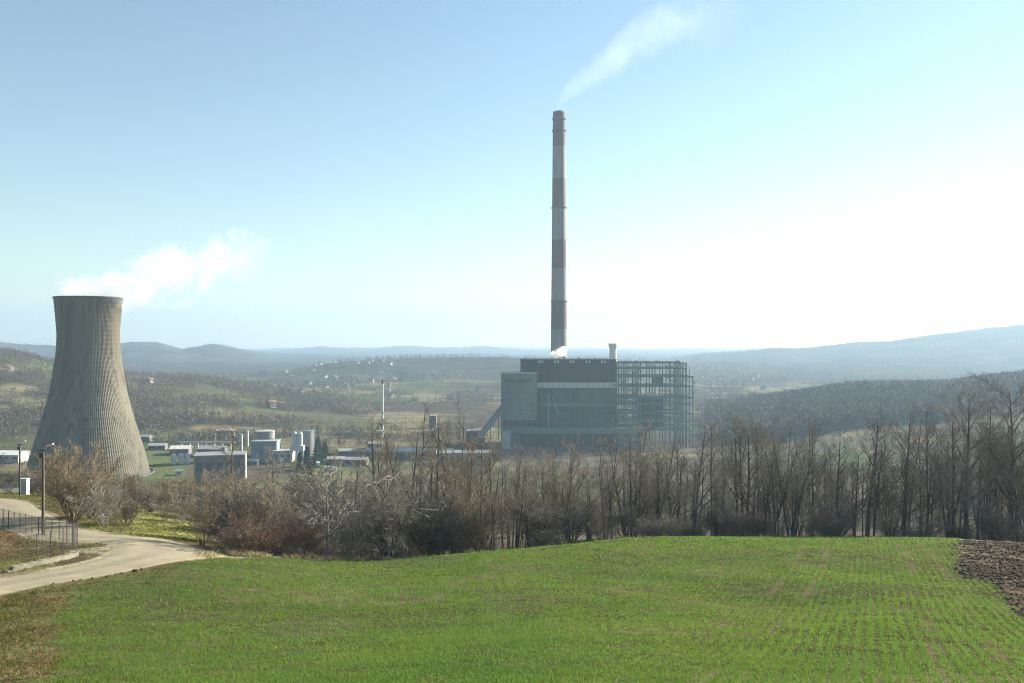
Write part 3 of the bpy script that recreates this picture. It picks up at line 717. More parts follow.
# a shrub that kept its pale dry leaves
def leafy_shrub():
    X, Y = PX(543, 90.5), 90.5
    t = place_tree('palebush', X, Y, 4.2, 'shrub with pale pinkish dry leaves at the woodland edge below the chimney', name='shrub', cat='shrub')
    _, _, H, C = VAR['palebush']
    vs = np.array(C.v); k = rng.choice(len(vs), 420); p = vs[k] + rng.normal(0, .05, (420, 3))
    a = rng.normal(0, 1, (420, 3)); a /= np.linalg.norm(a, axis=1)[:, None]; b = np.cross(a, rng.normal(0, 1, (420, 3))); b /= np.linalg.norm(b, axis=1)[:, None]
    s = .1
    V = np.stack([p - a*s, p + b*s*.6, p + a*s, p - b*s*.6], 1).reshape(-1, 3); i = np.arange(420) * 4
    np_mesh('foliage', V, np.stack([i, i+1, i+2, i+3], 1), M_drypale, ('tint', np.repeat(rng.uniform(.7, 1.2, (420, 1)), 4, 0) * np.ones((1, 3))), t)
leafy_shrub()

# ------------------------------------------------------------------ far woods (one mass each) 
def woods(name, X, Y, h, label, k=26, dark=1.0, m=None):
    n = len(X); Z = ground(X, Y)
    X, Y, Z, h = [np.repeat(q, k) for q in (X, Y, Z, h)]; N = n * k
    a = rng.uniform(0, 2*np.pi, N); rr = rng.uniform(0, 1, N) ** .6; zz = rng.uniform(.25, 1.0, N)
    rad = h * .30 * rr * np.sqrt(np.clip(1.15 - (zz - .35)**2 * 1.8, .1, 1))
    c = np.stack([X + np.cos(a)*rad, Y + np.sin(a)*rad, Z + h*zz], 1)
    d = rng.normal(0, .5, (N, 3)); d[:, 2] = np.abs(d[:, 2]) + .6; d /= np.linalg.norm(d, axis=1)[:, None]
    w = np.cross(d, rng.normal(0, 1, (N, 3))); w /= np.linalg.norm(w, axis=1)[:, None]
    L = (h * .13)[:, None]; W = (h * .035)[:, None]
    V = np.stack([c - d*L - w*W, c - d*L + w*W, c + d*L], 1).reshape(-1, 3); i = np.arange(N) * 3
    # stems
    Xb, Yb, Zb, hb = X[::k], Y[::k], Z[::k], h[::k]
    S = np.stack([np.stack([Xb - hb*.012, Yb, Zb - 1], 1), np.stack([Xb + hb*.012, Yb, Zb - 1], 1), np.stack([Xb, Yb, Zb + hb*.9], 1)], 1).reshape(-1, 3)
    j = np.arange(n) * 3 + len(V)
    fc = np.concatenate([np.stack([i, i+1, i+2], 1), np.stack([j, j+1, j+2], 1)])
    return tag(np_mesh(name, np.concatenate([V, S]), fc, m or M_wood), label, kind='stuff')
def scatter_far(n, u0, u1, y0, y1, mask, p=.6):
    X, Y = sample_uY(n, u0, u1, y0, y1, p); k = rng.uniform(0, 1, n) < mask(CU + F*X/Y, X, Y); return X[k], Y[k]
def hedge(X, Y, s=170, seed=131):
    a = np.abs(fbm(X/s, Y/s, seed, 2) - .5); return smooth(.035, .012, a)
wmask = lambda X, Y: np.maximum(smooth(.49, .56, fbm(X/70, Y/60, 101, 4)), .8 * hedge(X, Y, 120))
X, Y = scatter_far(19000, -160, 440, 800, 1720, lambda u, X, Y: np.clip(wmask(X, Y) * .9 + .012 + smooth(1380, 1480, Y) * smooth(170, 60, u), 0, 1) * smooth(420, 330, u))
woods('left_hill_woodland'.replace('left_', 'pasture_'), X, Y, rng.uniform(4.5, 10, len(X)), 'brown leafless copses and hedges on the hill behind the cooling tower', 22)
X, Y = scatter_far(14000, 690, 1180, 820, 1300, lambda u, X, Y: (.25 + .75 * smooth(.3, .42, fbm(X/120, Y/120, 141, 3))) * smooth(690, 760, u))
woods('hillside_woodland', X, Y, rng.uniform(9, 16, len(X)), 'dark leafless wood covering the near hill beyond the steel frame', 22)
X, Y = scatter_far(24000, -100, 1120, 1350, 4400, lambda u, X, Y: np.maximum(np.maximum(hedge(X, Y, 330, 151), hedge(X, Y, 150, 157)), smooth(.53, .6, fbm(X/200, Y/260, 153, 4))) * .9)
woods('valley_woodland', X, Y, rng.uniform(7, 13, len(X)), 'hazy hedgerows and small woods across the valley floor', 12)
X, Y = scatter_far(5500, -40, 1080, 330, 1000, lambda u, X, Y: np.maximum(smooth(560, 420, Y), hedge(X, Y, 120, 161)) * .8 * np.where((u > 475) & (u < 740) & (Y > 775), 0, np.where((u > 475) & (u < 740), 1.6, 1)) * (1 - smooth(100, 60, np.hypot(X - PX(86, 640), Y - 640))) * np.where((u > 150) & (u < 350) & (Y > 470), .55, 1), 1.2)
woods('valley_edge_scrub', X, Y, rng.uniform(3.5, 8, len(X)), 'brown scrub at the foot of the slope before the power station', 40)
# far ridge forest texture
X, Y = scatter_far(9000, -100, 1150, 4000, 5300, lambda u, X, Y: smooth(.42, .55, fbm(X/400, Y/400, 171, 3)), .2)
woods('ridge_woodland', X, Y, rng.uniform(6, 12, len(X)), 'pale hazy forest on the farthest blue ridges', 9, m=M_ridgewood)

# ------------------------------------------------------------------ cooling tower
def cooling_tower():
    Y = 640.0; X = PX(88.6, Y); s = Y / F
    zb = gz(X, Y)
    t = thing('cooling_tower', 'huge grey ribbed concrete cooling tower with a flared rim, steaming at the top', 'cooling tower', (X, Y, zb))
    vs = [298, 304, 310, 320, 335, 350, 360, 370, 380, 393, 406, 420, 435, 450, 462, 474]
    rs = [34.6, 33.9, 33.3, 32.4, 31.4, 32.0, 33.2, 34.9, 36.4, 39.0, 42.4, 46.6, 51.4, 56.2, 59.6, 62.6]
    NR = 118; vi = np.linspace(298, 474, NR)
    T = np.array(rs)[None, :]; ri = _hermite(np.array(vs, float), T, vi)[0]
    zz = (PZ(vi, Y) - zb); rr = ri * s * .905
    nrib, per = 140, 6; n = nrib * per
    ang = np.arange(n) / n * 2*np.pi; ph = np.arange(n) % per
    rib = np.where((ph == 0) | (ph == 1), .24, 0.0)
    order = np.argsort(zz); zz, rr = zz[order], rr[order]
    bumpz = .16 * (np.arange(NR) % 3 == 0)
    RR = rr[:, None] + rib[None, :] + bumpz[:, None]
    V = np.stack([RR*np.cos(ang), RR*np.sin(ang), np.repeat(zz[:, None], n, 1)], -1).reshape(-1, 3)
    i = np.arange(NR*n).reshape(NR, n)
    fc = np.stack([i[:-1], np.roll(i[:-1], -1, 1), np.roll(i[1:], -1, 1), i[1:]], -1).reshape(-1, 4)
    inner = np.stack([(RR-1.4)*np.cos(ang), (RR-1.4)*np.sin(ang), np.repeat(zz[:, None], n, 1)], -1).reshape(-1, 3)
    fi = fc[:, ::-1] + len(V)
    tp = np.stack([i[-1], np.roll(i[-1], -1), np.roll(i[-1], -1) + len(V), i[-1] + len(V)], 1)
    bt = np.stack([i[0] + len(V), np.roll(i[0], -1) + len(V), np.roll(i[0], -1), i[0]], 1)
    np_mesh('shell', np.concatenate([V, inner]), np.concatenate([fc, fi, tp, bt]), tower_mat(), None, t)
    rb = MB(); r = rr[-1] + .9; zt = zz[-1]
    rb.lathe([(r-.75, zt-1.0), (r-.3, zt-.8), (r-.25, zt+.5), (r-1.9, zt+.5), (r-1.9, zt-.4)], 96, cap=False); rb.build('rim', M_concdark, t)
    leg = MB()
    r1, z1 = rr[0] - .5, zz[0]; da = math.pi/44
    leg.beam((r1*math.cos(-da), r1*math.sin(-da), z1+.3), (r1+1.2, 0, -.5), .9); leg.beam((r1*math.cos(da), r1*math.sin(da), z1+.3), (r1+1.2, 0, -.5), .9)
    c0 = leg.build('support_column', M_conc, t)
    for k in range(1, 44):
        c = c0.copy(); COL.objects.link(c); c.rotation_euler = (0, 0, 2*math.pi*k/44)
    MB().lathe([(r1+4, -1), (r1+4, 1.2), (r1+3, 1.2), (r1+3, .2)], 64, cap=False).build('basin', M_concdark, t)
    # ladder on the lit flank
    return t
def tower_mat():
    m = mat('tower_shell', (.095,.087,.065), (.19,.168,.125), .06, .95, (1,1,.05), .0, 10)
    N, L = m.node_tree.nodes, m.node_tree.links
    b = next(n for n in N if n.type == 'BSDF_PRINCIPLED'); rp = next(n for n in N if n.type == 'VALTORGB')
    tc = next(n for n in N if n.type == 'TEX_COORD')
    nz = N.new('ShaderNodeTexNoise'); nz.inputs['Scale'].default_value = .5; nz.inputs['Detail'].default_value = 8
    mp = N.new('ShaderNodeMapping'); mp.inputs['Scale'].default_value = (1, 1, .04); L.new(tc.outputs['Object'], mp.inputs[0]); L.new(mp.outputs[0], nz.inputs[0])
    r2 = N.new('ShaderNodeValToRGB'); r2.color_ramp.elements[0].position = .52; r2.color_ramp.elements[0].color = (1,1,1,1)
    r2.color_ramp.elements[1].position = .72; r2.color_ramp.elements[1].color = (.42,.40,.37,1); L.new(nz.outputs['Fac'], r2.inputs[0])
    mx = N.new('ShaderNodeMix'); mx.data_type = 'RGBA'; mx.blend_type = 'MULTIPLY'; mx.inputs[0].default_value = 1
    L.new(rp.outputs[0], mx.inputs[6]); L.new(r2.outputs[0], mx.inputs[7]); L.new(mx.outputs[2], b.inputs['Base Color']); return m
cooling_tower()

# ------------------------------------------------------------------ tall chimney
def chimney():
    Y = 880.0; X = PX(559, Y); zb = gz(X, Y); s = Y / F
    t = thing('chimney', 'very tall tapering chimney with red and white bands rising behind the boiler house', 'chimney', (X, Y, zb))
    rad = lambda v: np.interp(v, [113, 352, 436], [6.1, 8.2, 9.2]) * s
    edges = [113, 147, 179, 208, 240, 269, 301, 329, 362, 390, 436]
    mb = MB()
    for k in range(len(edges)-1):
        v1, v0 = edges[k], edges[k+1]
        for j in range(3):
            a, b = v0 + (v1-v0)*j/3, v0 + (v1-v0)*(j+1)/3
            mb.lathe([(rad(a), PZ(a, Y)-zb), (rad(b), PZ(b, Y)-zb)], 40, cap=False, mi=k % 2)
    mb.build('shaft', [M_chred, M_chwhite], t)
    zt = PZ(113, Y) - zb
    MB().lathe([(rad(113)*.9, zt-3), (rad(113)*1.0, zt), (rad(113)*.95, zt+1.2), (rad(113)*.7, zt+1.2), (rad(113)*.66, zt-6)], 32, cap=False).build('cap', M_chgrey, t)
    for v in (119.5, 131, 208, 301):
        z = PZ(v, Y) - zb; r = rad(v)
        g = MB(); g.lathe([(r+.02, z-.9), (r+1.1, z-.1), (r+1.1, z+.15), (r+.02, z+.15)], 32, cap=False); pl = g.build('platform', M_chgrey, t)
        h = MB(); h.lathe([(r+1.05, z+1.2), (r+1.15, z+1.2), (r+1.15, z+1.4), (r+1.05, z+1.4)], 32, cap=False); h.build('railing', M_chgrey, pl)
    l = MB(); a = R(-60)
    prof = [(rad(v)+.35, PZ(v, Y)-zb) for v in (116, 200, 300, 380)]
    l.tube([(r*math.cos(a), r*math.sin(a), z) for r, z in prof], .3, 4); l.build('ladder', M_chgrey, t)
chimney()

# ------------------------------------------------------------------ boiler house
def station():
    Y0 = 800.0; zb = gz(PX(560, Y0), Y0) - 1
    t = thing('boiler_house', 'massive grey and dark brown power station block with a bunker tower at one end', 'power station', (PX(560, Y0), Y0, zb))
    ox, oz = PX(560, Y0), zb
    def bx(name, m, u0, u1, v0, v1, ya, yb, yref=Y0, parent=t):
        return MB().box(PX(u0, yref)-ox, PX(u1, yref)-ox, ya-Y0, yb-Y0, PZ(v1, yref)-oz, PZ(v0, yref)-oz).build(name, m, parent)
    bx('boiler_block', M_darkclad, 521, 617, 360.5, 383, 808, 862)
    roof = MB().box(PX(520.3, 800)-ox, PX(617.5, 800)-ox, 7, 63, PZ(360.4, 800)-oz, PZ(359.4, 800)-oz).build('roof', M_dark, t)
    for k, u in enumerate((541, 557, 572.5, 588.5, 604)):
        for du in (-1.5, 1.5):
            v = MB().box(PX(u+du-.9, 800)-ox, PX(u+du+.9, 800)-ox, 5.2, 7.5, PZ(363.2, 800)-oz, PZ(360.6, 800)-oz); v.build('vent', M_lightstrip, t)
    bt = bx('bunker_tower', M_greyclad, 501, 537, 373, 450, 797, 836)
    for nm, m, u0, u1, v0, v1 in (('roof_edge', M_lightstrip, 500.6, 537.3, 372.2, 373.6), ('louvre_band', M_greenclad, 504, 531, 379, 382.6), ('window_band', M_dark, 503.5, 536.5, 420, 426.3), ('wall_panel', M_offwhite, 502.5, 511, 431, 449)):
        bx(nm, m, u0, u1, v0, v1, 796.4, 798, 797, bt)
    for k in range(10):
        bx('mullion', M_greyclad, 506.2 + 3*k, 506.8 + 3*k, 420.2, 426.1, 796.0, 796.38, 797, bt)
    bx('pale_strip', M_lightstrip, 537.2, 617, 382.8, 388, 803, 845)
    wl = bx('turbine_wall', M_bluegreen, 537.2, 617, 388.2, 450, 804.5, 850)
    for v0, v1, m, nm in ((389.5, 401, M_greenclad, 'upper_panel'), (403, 406.2, M_palegreen, 'ledge'), (409, 424, M_bluegreen, 'glazing')):
        bx(nm, m, 537.6, 616.6, v0, v1, 803.9, 804.6, 804, wl)
    for k in range(9):
        bx('mullion', M_greenclad, 545 + 8*k, 545.7 + 8*k, 409.2, 423.8, 803.4, 803.88, 804, wl)
    d = MB(); d.beam((PX(552.5, 803)-ox, 2.6, PZ(397, 803)-oz), (PX(558.5, 803)-ox, 2.6, PZ(415, 803)-oz), 1.3, .5); d.build('downpipe', M_lightstrip, t)
    bx('annex_roof', M_palegreen, 516, 641, 427, 432.2, 788, 802)
    an = bx('annex', M_greenclad, 517, 640, 432.4, 452, 790.5, 801.5)
    for k in range(13):
        bx('doorway', M_dark, 520 + 7.4*k, 525.5 + 7.4*k, 435, 447, 790.1, 790.6, 790, an)
    for k, u in enumerate((526, 535, 566, 581, 597)):
        q = MB(); q.tube([(PX(u, 806)-ox, 30, PZ(360, 800)-oz), (PX(u, 806)-ox, 30, PZ(357.6 - .5*(k % 2), 800)-oz)], .6, 10); q.build('roof_vent', M_steel, t)
    rl = MB(); zr = PZ(359.4, 800)-oz
    for k in range(28):
        x0 = PX(521, 800)-ox + k*3.12; rl.box(x0, x0+.12, 7.3, 7.42, zr, zr+1.2)
    rl.box(PX(521, 800)-ox, PX(617, 800)-ox, 7.3, 7.42, zr+1.1, zr+1.22); rl.build('roof_railing', M_steel, t)
    for u, m_ in ((540.5, M_steel), (548.5, M_lightstrip), (575, M_steel), (591, M_palegreen), (606, M_steel)):
        q = MB(); q.tube([(PX(u, 803)-ox, 2.2, PZ(427, 803)-oz), (PX(u, 803)-ox, 2.2, PZ(389 + (u % 7)*2, 803)-oz)], .32, 8); q.build('riser_pipe', m_, t)
    st = MB()
    for k in range(9):
        z0 = PZ(426, 800)-oz + k*4.6; xa, xb = PX(611.2, 800)-ox, PX(615.8, 800)-ox
        st.box(xa-.2, xb+.2, .6, 3.2, z0, z0+.18); st.beam((xa, 1.2+(k % 2)*1.2, z0+.2), (xb, 1.2+(k % 2)*1.2, z0+4.6), .5, .3)
    st.build('stair', M_steel, t)
    # conveyor gallery
    c = thing('conveyor_gallery', 'inclined enclosed conveyor gallery climbing to the bunker tower', 'conveyor', (PX(490, 806), 806, zb))
    cx = PX(490, 806)
    g = MB(); a, b = (PX(475, 806)-cx, 0, PZ(443, 806)-zb), (PX(503, 806)-cx, 0, PZ(407, 806)-zb); g.beam(a, b, 5.0, 5.2); g.build('gallery', M_bluewall, c)
    rf = MB(); rf.beam((a[0]-1.0, 0, a[2]+3), (b[0]-1.0, 0, b[2]+3), 5.8, .5); rf.build('roof', M_steel, c)
    for f in (.12, .55, .85):
        for yy in (-1.8, 1.8):
            l = MB(); x = a[0]+(b[0]-a[0])*f; z = a[2]+(b[2]-a[2])*f-2.5; l.beam((x, yy, 0), (x, yy, z), .8); l.build('leg', M_steel, c)
        l = MB(); l.beam((x, -1.8, 1), (x, 1.8, z), .4); l.build('brace', M_steel, c)
    # small flue stack on the roof
    Yf = 870.0; f = thing('flue_stack', 'short pale flue stack with a flared top beside the dark boiler block', 'flue', (PX(613, Yf), Yf, gz(PX(613, Yf), Yf)))
    zg = f.location.z; q = Yf / F
    MB().lathe([(3.6*q, 0), (3.6*q, PZ(347, Yf)-zg)], 28).build('shaft', M_white, f)
    MB().lathe([(3.65*q, PZ(349, Yf)-zg), (4.5*q, PZ(346, Yf)-zg), (4.5*q, PZ(343.5, Yf)-zg), (3.4*q, PZ(343.3, Yf)-zg), (3.3*q, PZ(347, Yf)-zg)], 28, cap=False).build('flared_top', M_white, f)
    return zb
zb = station()

def steel_frame(zb):
    Y0 = 803.0; ox = PX(655, Y0)
    t = thing('steel_frame', 'open multi-storey steel lattice frame of an unfinished boiler hall beside the dark block', 'steel frame', (ox, Y0, zb))
    us = [618.5, 628, 640.5, 655, 669, 680.5, 686, 692.8]
    vs = [362.5, 368, 376, 386, 397, 404, 413, 421, 429]
    X = [PX(u, Y0) - ox for u in us]; Z = [PZ(v, Y0) - zb for v in vs]
    D = [0, 16, 34, 50]
    top = lambda i: Z[2] if i == 7 else Z[0]
    for i in range(8):
        for j, d in enumerate(D):
            w = 1.15 if i in (0, 2, 6) else .85
            MB().box(X[i]-w/2, X[i]+w/2, d-w/2, d+w/2, 0, top(i)).build('column', M_steel, t)
    for k, z in enumerate(Z):
        x1 = X[6] if k < 2 else X[7]
        for d in D:
            b = MB(); h = 1.3 if k in (2, 4, 8) else .9
            b.box(X[0]+.6, x1-.5, d-.35, d+.35, z-h, z-.02); b.build('beam', M_steel, t)
        for i in (0, 2, 4, 6) if k % 2 else (0, 3, 6):
            b = MB(); b.beam((X[i], .6, z-.55), (X[i], 49.4, z-.55), .5, .8); b.build('cross_beam', M_steel, t)
    random.seed(3)
    def br(i0, i1, k0, k1, d, w=.42):
        MB().beam((X[i0], d, Z[k0]-.6), (X[i1], d, Z[k1]-.6), w).build('brace', M_steel, t)
    for k in range(1, 8):
        for d in (0, 34):
            if (k + int(d)) % 2 == 0: br(0, 1, k, k+1, d); br(1, 0, k, k+1, d)
            else: br(1, 2, k, k+1, d); br(2, 1, k, k+1, d)
    for k in (1, 2, 5): br(4, 5, k, k+1, 16); br(5, 4, k, k+1, 16); br(2, 3, k, k+1, 34)
    for k in (0, 1, 2): br(6, 5, k, k+1, 0)
    br(3, 4, 2, 3, 0); br(4, 3, 2, 3, 0)
    # secondary posts of the front bays
    for i in range(7):
        for q in ((.5,) if i > 3 else (.33, .67)):
            x = X[i]*(1-q) + X[i+1]*q
            zt = Z[3] if i in (2, 3) else Z[1]; MB().box(x-.25, x+.25, .3, .8, 0, zt).build('post', M_steel, t)
    # roof truss strip
    for i in range(24):
        x0 = X[0] + (X[6]-X[0])*i/24; x1 = X[0] + (X[6]-X[0])*(i+1)/24
        b = MB(); b.beam((x0, 0, Z[1] if i % 2 else Z[0]-.9), (x1, 0, Z[0]-.9 if i % 2 else Z[1]), .3); b.build('truss_web', M_steel, t)
    for (i0, i1, k0, k1, d0, d1) in ((2, 4, 4, 8, 22, 30), (3, 4, 2, 3, 24, 28)):
        q = 1.2
        MB().box(X[i0]+q, X[i1]-q, d0, d1, Z[k1], Z[k0]-1.5).build('boiler_casing', M_bluegreen, t)
    for k in (4, 6):
        MB().box(X[2]+.6, X[4]-.6, 18, 34, Z[k]+.03, Z[k]+.3).build('deck', M_steel, t)
    for i in range(6):
        MB().box(X[0]+6+i*9.5, X[0]+9+i*9.5, 10, 14, Z[0], Z[0]+1.0+.5*(i % 2)).build('roof_vent', M_steel, t)
steel_frame(zb)

# ------------------------------------------------------------------ other buildings of the valley
def base_for(u, Y): return (PX(u, Y), Y, gz(PX(u, Y), Y))
def block(name, label, cat, u, Y, w, d, h, wallm, roofm, rz=0, windows=0, over=.5, group=None, doors=0, dz=0, pitched=0):
    x, y, z = base_for(u, Y)
    t = thing(name, label, cat, (x, y, z - .5 + dz), rz, group)
    w_ = MB().box(-w/2, w/2, -d/2, d/2, 0, h).build('wall', wallm, t)
    if pitched:
        p = pitched; rb = MB(); o = over
        rb.add([(-w/2-o,-d/2-o,h-.05),(w/2+o,-d/2-o,h-.05),(w/2+o,0,h+p),(-w/2-o,0,h+p),(-w/2-o,d/2+o,h-.05),(w/2+o,d/2+o,h-.05),
                (-w/2-o,-d/2-o,h+.25),(w/2+o,-d/2-o,h+.25),(w/2+o,0,h+p+.3),(-w/2-o,0,h+p+.3),(-w/2-o,d/2+o,h+.25),(w/2+o,d/2+o,h+.25)],
               [(6,7,8,9),(9,8,11,10),(1,0,3,2),(2,3,4,5),(0,1,7,6),(4,10,11,5),(0,6,9,3),(3,9,10,4),(1,2,8,7),(2,5,11,8)])
        rb.build('roof', roofm, t)
        MB().add([(-w/2+.02,-d/2,h),(-w/2+.02,d/2,h),(-w/2+.02,0,h+p-.02),(w/2-.02,-d/2,h),(w/2-.02,d/2,h),(w/2-.02,0,h+p-.02)], [(0,2,1),(3,4,5)]).build('gable', wallm, t)
    else:
        MB().box(-w/2-over, w/2+over, -d/2-over, d/2+over, h, h+.8).build('roof', roofm, t)
    for k in range(windows):
        x0 = -w/2 + w*(k+.5)/windows
        MB().box(x0-w/windows*.3, x0+w/windows*.3, -d/2-.12, -d/2+.05, h*.5, h*.78).build('window', M_window, t)
    for k in range(doors):
        x0 = -w/2 + w*(k+.5)/doors
        MB().box(x0-w/doors*.28, x0+w/doors*.28, -d/2-.1, -d/2+.05, 0, h*.42).build('door', M_roofgrey, t)
    return t
b1 = block('industrial_building', 'flat-roofed grey-brown building with its sunlit end painted as a white strip, behind the scrub', 'building', 220.5, 610, 32, 20, 19, M_purplewall, M_roofgrey, R(14.5), 5, .6)
MB().box(16.05, 16.7, -9.5, 9.5, 1, 18.6).build('sunlit_end_paint', M_white, b1)  # white slab paints in sunlight on the grey-brown end wall
block('shed', 'small shed with a bright white roof, beyond the white tanks', 'shed', 181, 745, 15, 12, 5, M_purplewall, M_white, R(6), 0, .6, pitched=2.2)
block('shed', 'grey shed with a pale roof behind the flat-roofed brown building', 'shed', 213, 735, 21, 12, 6.5, M_purplewall, M_rooflight, R(-8), 3, .5, pitched=2.2)
for u, Y, lab in ((173.5, 690, 'small white upright tank, the nearer to the cooling tower of the low tanks'), (181, 692, 'small white upright tank in the middle of the low tanks'), (187.5, 694, 'slim white upright tank nearest the flat-roofed brown building')):
    x, y, z = base_for(u, Y); t = thing('storage_tank', lab, 'tank', (x, y, z), 0, 'small white tanks beside the cooling tower')
    MB().lathe([(1.9, 0), (1.9, 7)], 20).build('body', M_silowhite, t); MB().lathe([(1.95, 7), (1.2, 7.8), (.2, 8.1)], 20).build('dome', M_white, t)
block('site_hut', 'tiny white hut on the grass in front of the white tanks', 'hut', 179, 640, 5, 4, 3.0, M_white, M_roofgrey, R(20), 1, .3, pitched=1.2)
def silo(name, label, u, Y, r_px, v0, v1, m, group=None, lift=0):
    x, y, z = base_for(u, Y); t = thing(name, label, 'silo', (x, y, z), 0, group); s = Y/F
    h = PZ(v0, Y) - z
    MB().lathe([(r_px*s, lift), (r_px*s, h-.8)], 32).build('drum', m, t)
    MB().lathe([(r_px*s+.3, h-.8), (r_px*s+.3, h-.2), (r_px*s*.5, h+.4), (.3, h+.7)], 32).build('top', M_rooflight, t)
    return t
silo('silo', 'broad grey concrete silo rising behind the blue-grey hall', 265, 742, 9.5, 430.5, 0, M_silo)
silo('silo', 'broad grey concrete silo beside the white twin silos', 307, 742, 8.0, 430, 0, M_silo)
silo('silo', 'slim white silo poking above the bare tree behind the brown building', 241, 765, 1.7, 434.5, 0, M_offwhite)
silo('silo', 'stubby pale silo just beyond the slim white one', 247, 800, 1.8, 431, 0, M_offwhite)
hall = block('industrial_hall', 'blue-grey cement works hall in front of the broad silo', 'hall', 266, 718, 20, 16, 15.5, M_bluewall, M_rooflight, R(3), 0, .4)
h2 = block('industrial_hall', 'long low pale hall between the blue-grey hall and the white twin silos', 'hall', 284, 712, 15, 14, 8.5, M_offwhite, M_rooflight, R(3), 3, .4, doors=2)
x, y, z = base_for(297.5, 708)
tw = thing('silo_tower', 'white twin-barrelled silos on a raised white frame at the cement works', 'silo tower', (x, y, z))
for dx in (-2.2, 2.2):
    b = MB(); b.lathe([(2.0, 13), (2.0, 22), (1.2, 23.4), (.2, 23.8)], 20); bb = b.build('barrel', M_silowhite, tw); bb.location = (dx, 0, 0)
MB().box(-5.2, 5.2, -3, 3, 9, 13.0).build('housing', M_silowhite, tw)
for sx in (-4.9, 0, 4.9):
    for sy in (-2.7, 2.7): MB().box(sx-.3, sx+.3, sy-.3, sy+.3, -.5, 9).build('leg', M_silowhite, tw)
block('industrial_hall', 'long dark low hall with a thin white roof edge beyond the bare twin-stemmed tree', 'hall', 408, 735, 70, 22, 6.5, M_purplewall, M_rooflight, R(-3), 8, .5)
block('shed', 'low shed with a pale roof beside the dark conifers', 'shed', 349, 745, 16, 10, 5, M_purplewall, M_rooflight, R(4), 2, .4, pitched=1.6)
block('industrial_building', 'dark windowless block near the foot of the conveyor', 'building', 476, 840, 16, 14, 12, M_purplewall, M_roofgrey, 0, 0, .4)
block('industrial_building', 'dark tall block far behind the twin-stemmed bare tree', 'building', 433, 1000, 8, 8, 13, M_purplewall, M_roofgrey, 0, 0, .4)
block('industrial_hall', 'long grey shed in front of the conveyor, partly behind trees', 'hall', 465, 700, 40, 18, 9, M_bluewall, M_roofgrey, R(2), 6, .4)
x, y, z = base_for(434.8, 690); t = thing('storage_tank', 'small bright white upright tank in front of the long dark hall', 'tank', (x, y, z))
MB().lathe([(1.4, 0), (1.4, PZ(449, 690)-z-.8)], 18).build('body', M_white, t); MB().lathe([(1.45, PZ(449, 690)-z-.8), (.2, PZ(449, 690)-z)], 18).build('dome', M_white, t)
for (u, Y, w_, d_, h_, rz, lab) in ((158, 770, 14, 9, 4, .1, 'low pale-roofed shed close beside the cooling tower'), (147, 820, 10, 8, 4.5, -.2, 'small farther shed peeping out beside the cooling tower'),
        (336, 700, 13, 9, 4.2, .2, 'pale-roofed shed just past the parked lorries'), (356, 690, 18, 10, 5, -.1, 'wide pale-roofed shed nearest the thin white stack'), (375, 800, 12, 9, 5, .3, 'small shed directly before the plant room of the thin stack'), (226, 860, 16, 10, 6, .1, 'shed behind the slim white silo, low on the slope'), (253, 690, 9, 7, 3.6, .0, 'small shed at the near corner of the blue-grey hall')):
    block('shed', lab, 'shed', u, Y, w_, d_, h_, M_purplewall, M_rooflight, rz, 2, .4, pitched=1.5)
def pipe_bridge():
    x, y, z = base_for(205, 770); t = thing('pipe_bridge', 'long pale raised pipe bridge running behind the grey shed', 'pipe bridge', (x, y, z))
    for q, zz in ((-.5, 6.6), (.5, 6.6)):
        p = MB(); p.tube([(-22, q, zz), (26, q, zz)], .35, 8); p.build('pipe', M_silowhite, t)
    MB().box(-22, 26, -.9, .9, 5.8, 6.2).build('deck', M_polegrey, t)
    for k in range(7):
        MB().box(-20.3+7*k, -19.7+7*k, -.8, .8, -1.5, 5.78).build('support', M_polegrey, t)
pipe_bridge()
# thin white stack
x, y, z = base_for(382.5, 900); t = thing('thin_stack', 'slim white steel stack with a dark tip standing alone in the valley', 'stack', (x, y, z))
zt = PZ(380, 900) - z
MB().lathe([(1.15, 0), (.95, zt-3.5)], 20).build('shaft', M_white, t); MB().lathe([(1.15, zt-3.5), (1.15, zt)], 20).build('tip', M_dark, t)
MB().lathe([(1.0, zt*.42), (2.0, zt*.42+.2), (2.0, zt*.42+.6), (1.0, zt*.42+.6)], 20, cap=False).build('platform', M_dark, t)
block('shed', 'pale cube-like plant room at the foot of the thin white stack', 'shed', 380, 893, 5, 5, 6.5, M_offwhite, M_rooflight, 0, 1, .3)
block('industrial_hall', 'long hall with a white roof at the very edge, behind the second lamp post', 'hall', 4, 700, 36, 20, 6.0, M_offwhite, M_white, R(-4), 6, .6, pitched=2.2)
# parked lorries near the conifers
def lorry(label, u, Y, rz):
    x, y, z = base_for(u, Y); t = thing('lorry', label, 'lorry', (x, y, z), rz, 'parked white lorries beside the conifers')
    MB().box(-4, 2.6, -1.2, 1.2, 1.0, 3.8).build('cargo_box', M_white, t)
    cab = MB(); cab.add([(2.8,-1.15,.6),(4.8,-1.15,.6),(4.8,-1.15,1.9),(4.4,-1.15,3.1),(2.8,-1.15,3.1),(2.8,1.15,.6),(4.8,1.15,.6),(4.8,1.15,1.9),(4.4,1.15,3.1),(2.8,1.15,3.1)],
        [(0,1,2,3,4),(9,8,7,6,5),(0,5,6,1),(1,6,7,2),(2,7,8,3),(3,8,9,4),(4,9,5,0)]); cab.build('cab', M_offwhite, t)
    MB().box(-4, 4.6, -.9, .9, .55, .98).build('chassis', M_dark, t)
    for wx in (-3, -1.9, 3.6):
        for wy in (-1.05, 1.05):
            w = MB(); w.tube([(wx, wy-.15, .5), (wx, wy+.15, .5)], .5, 14); w.build('wheel', M_dark, t)
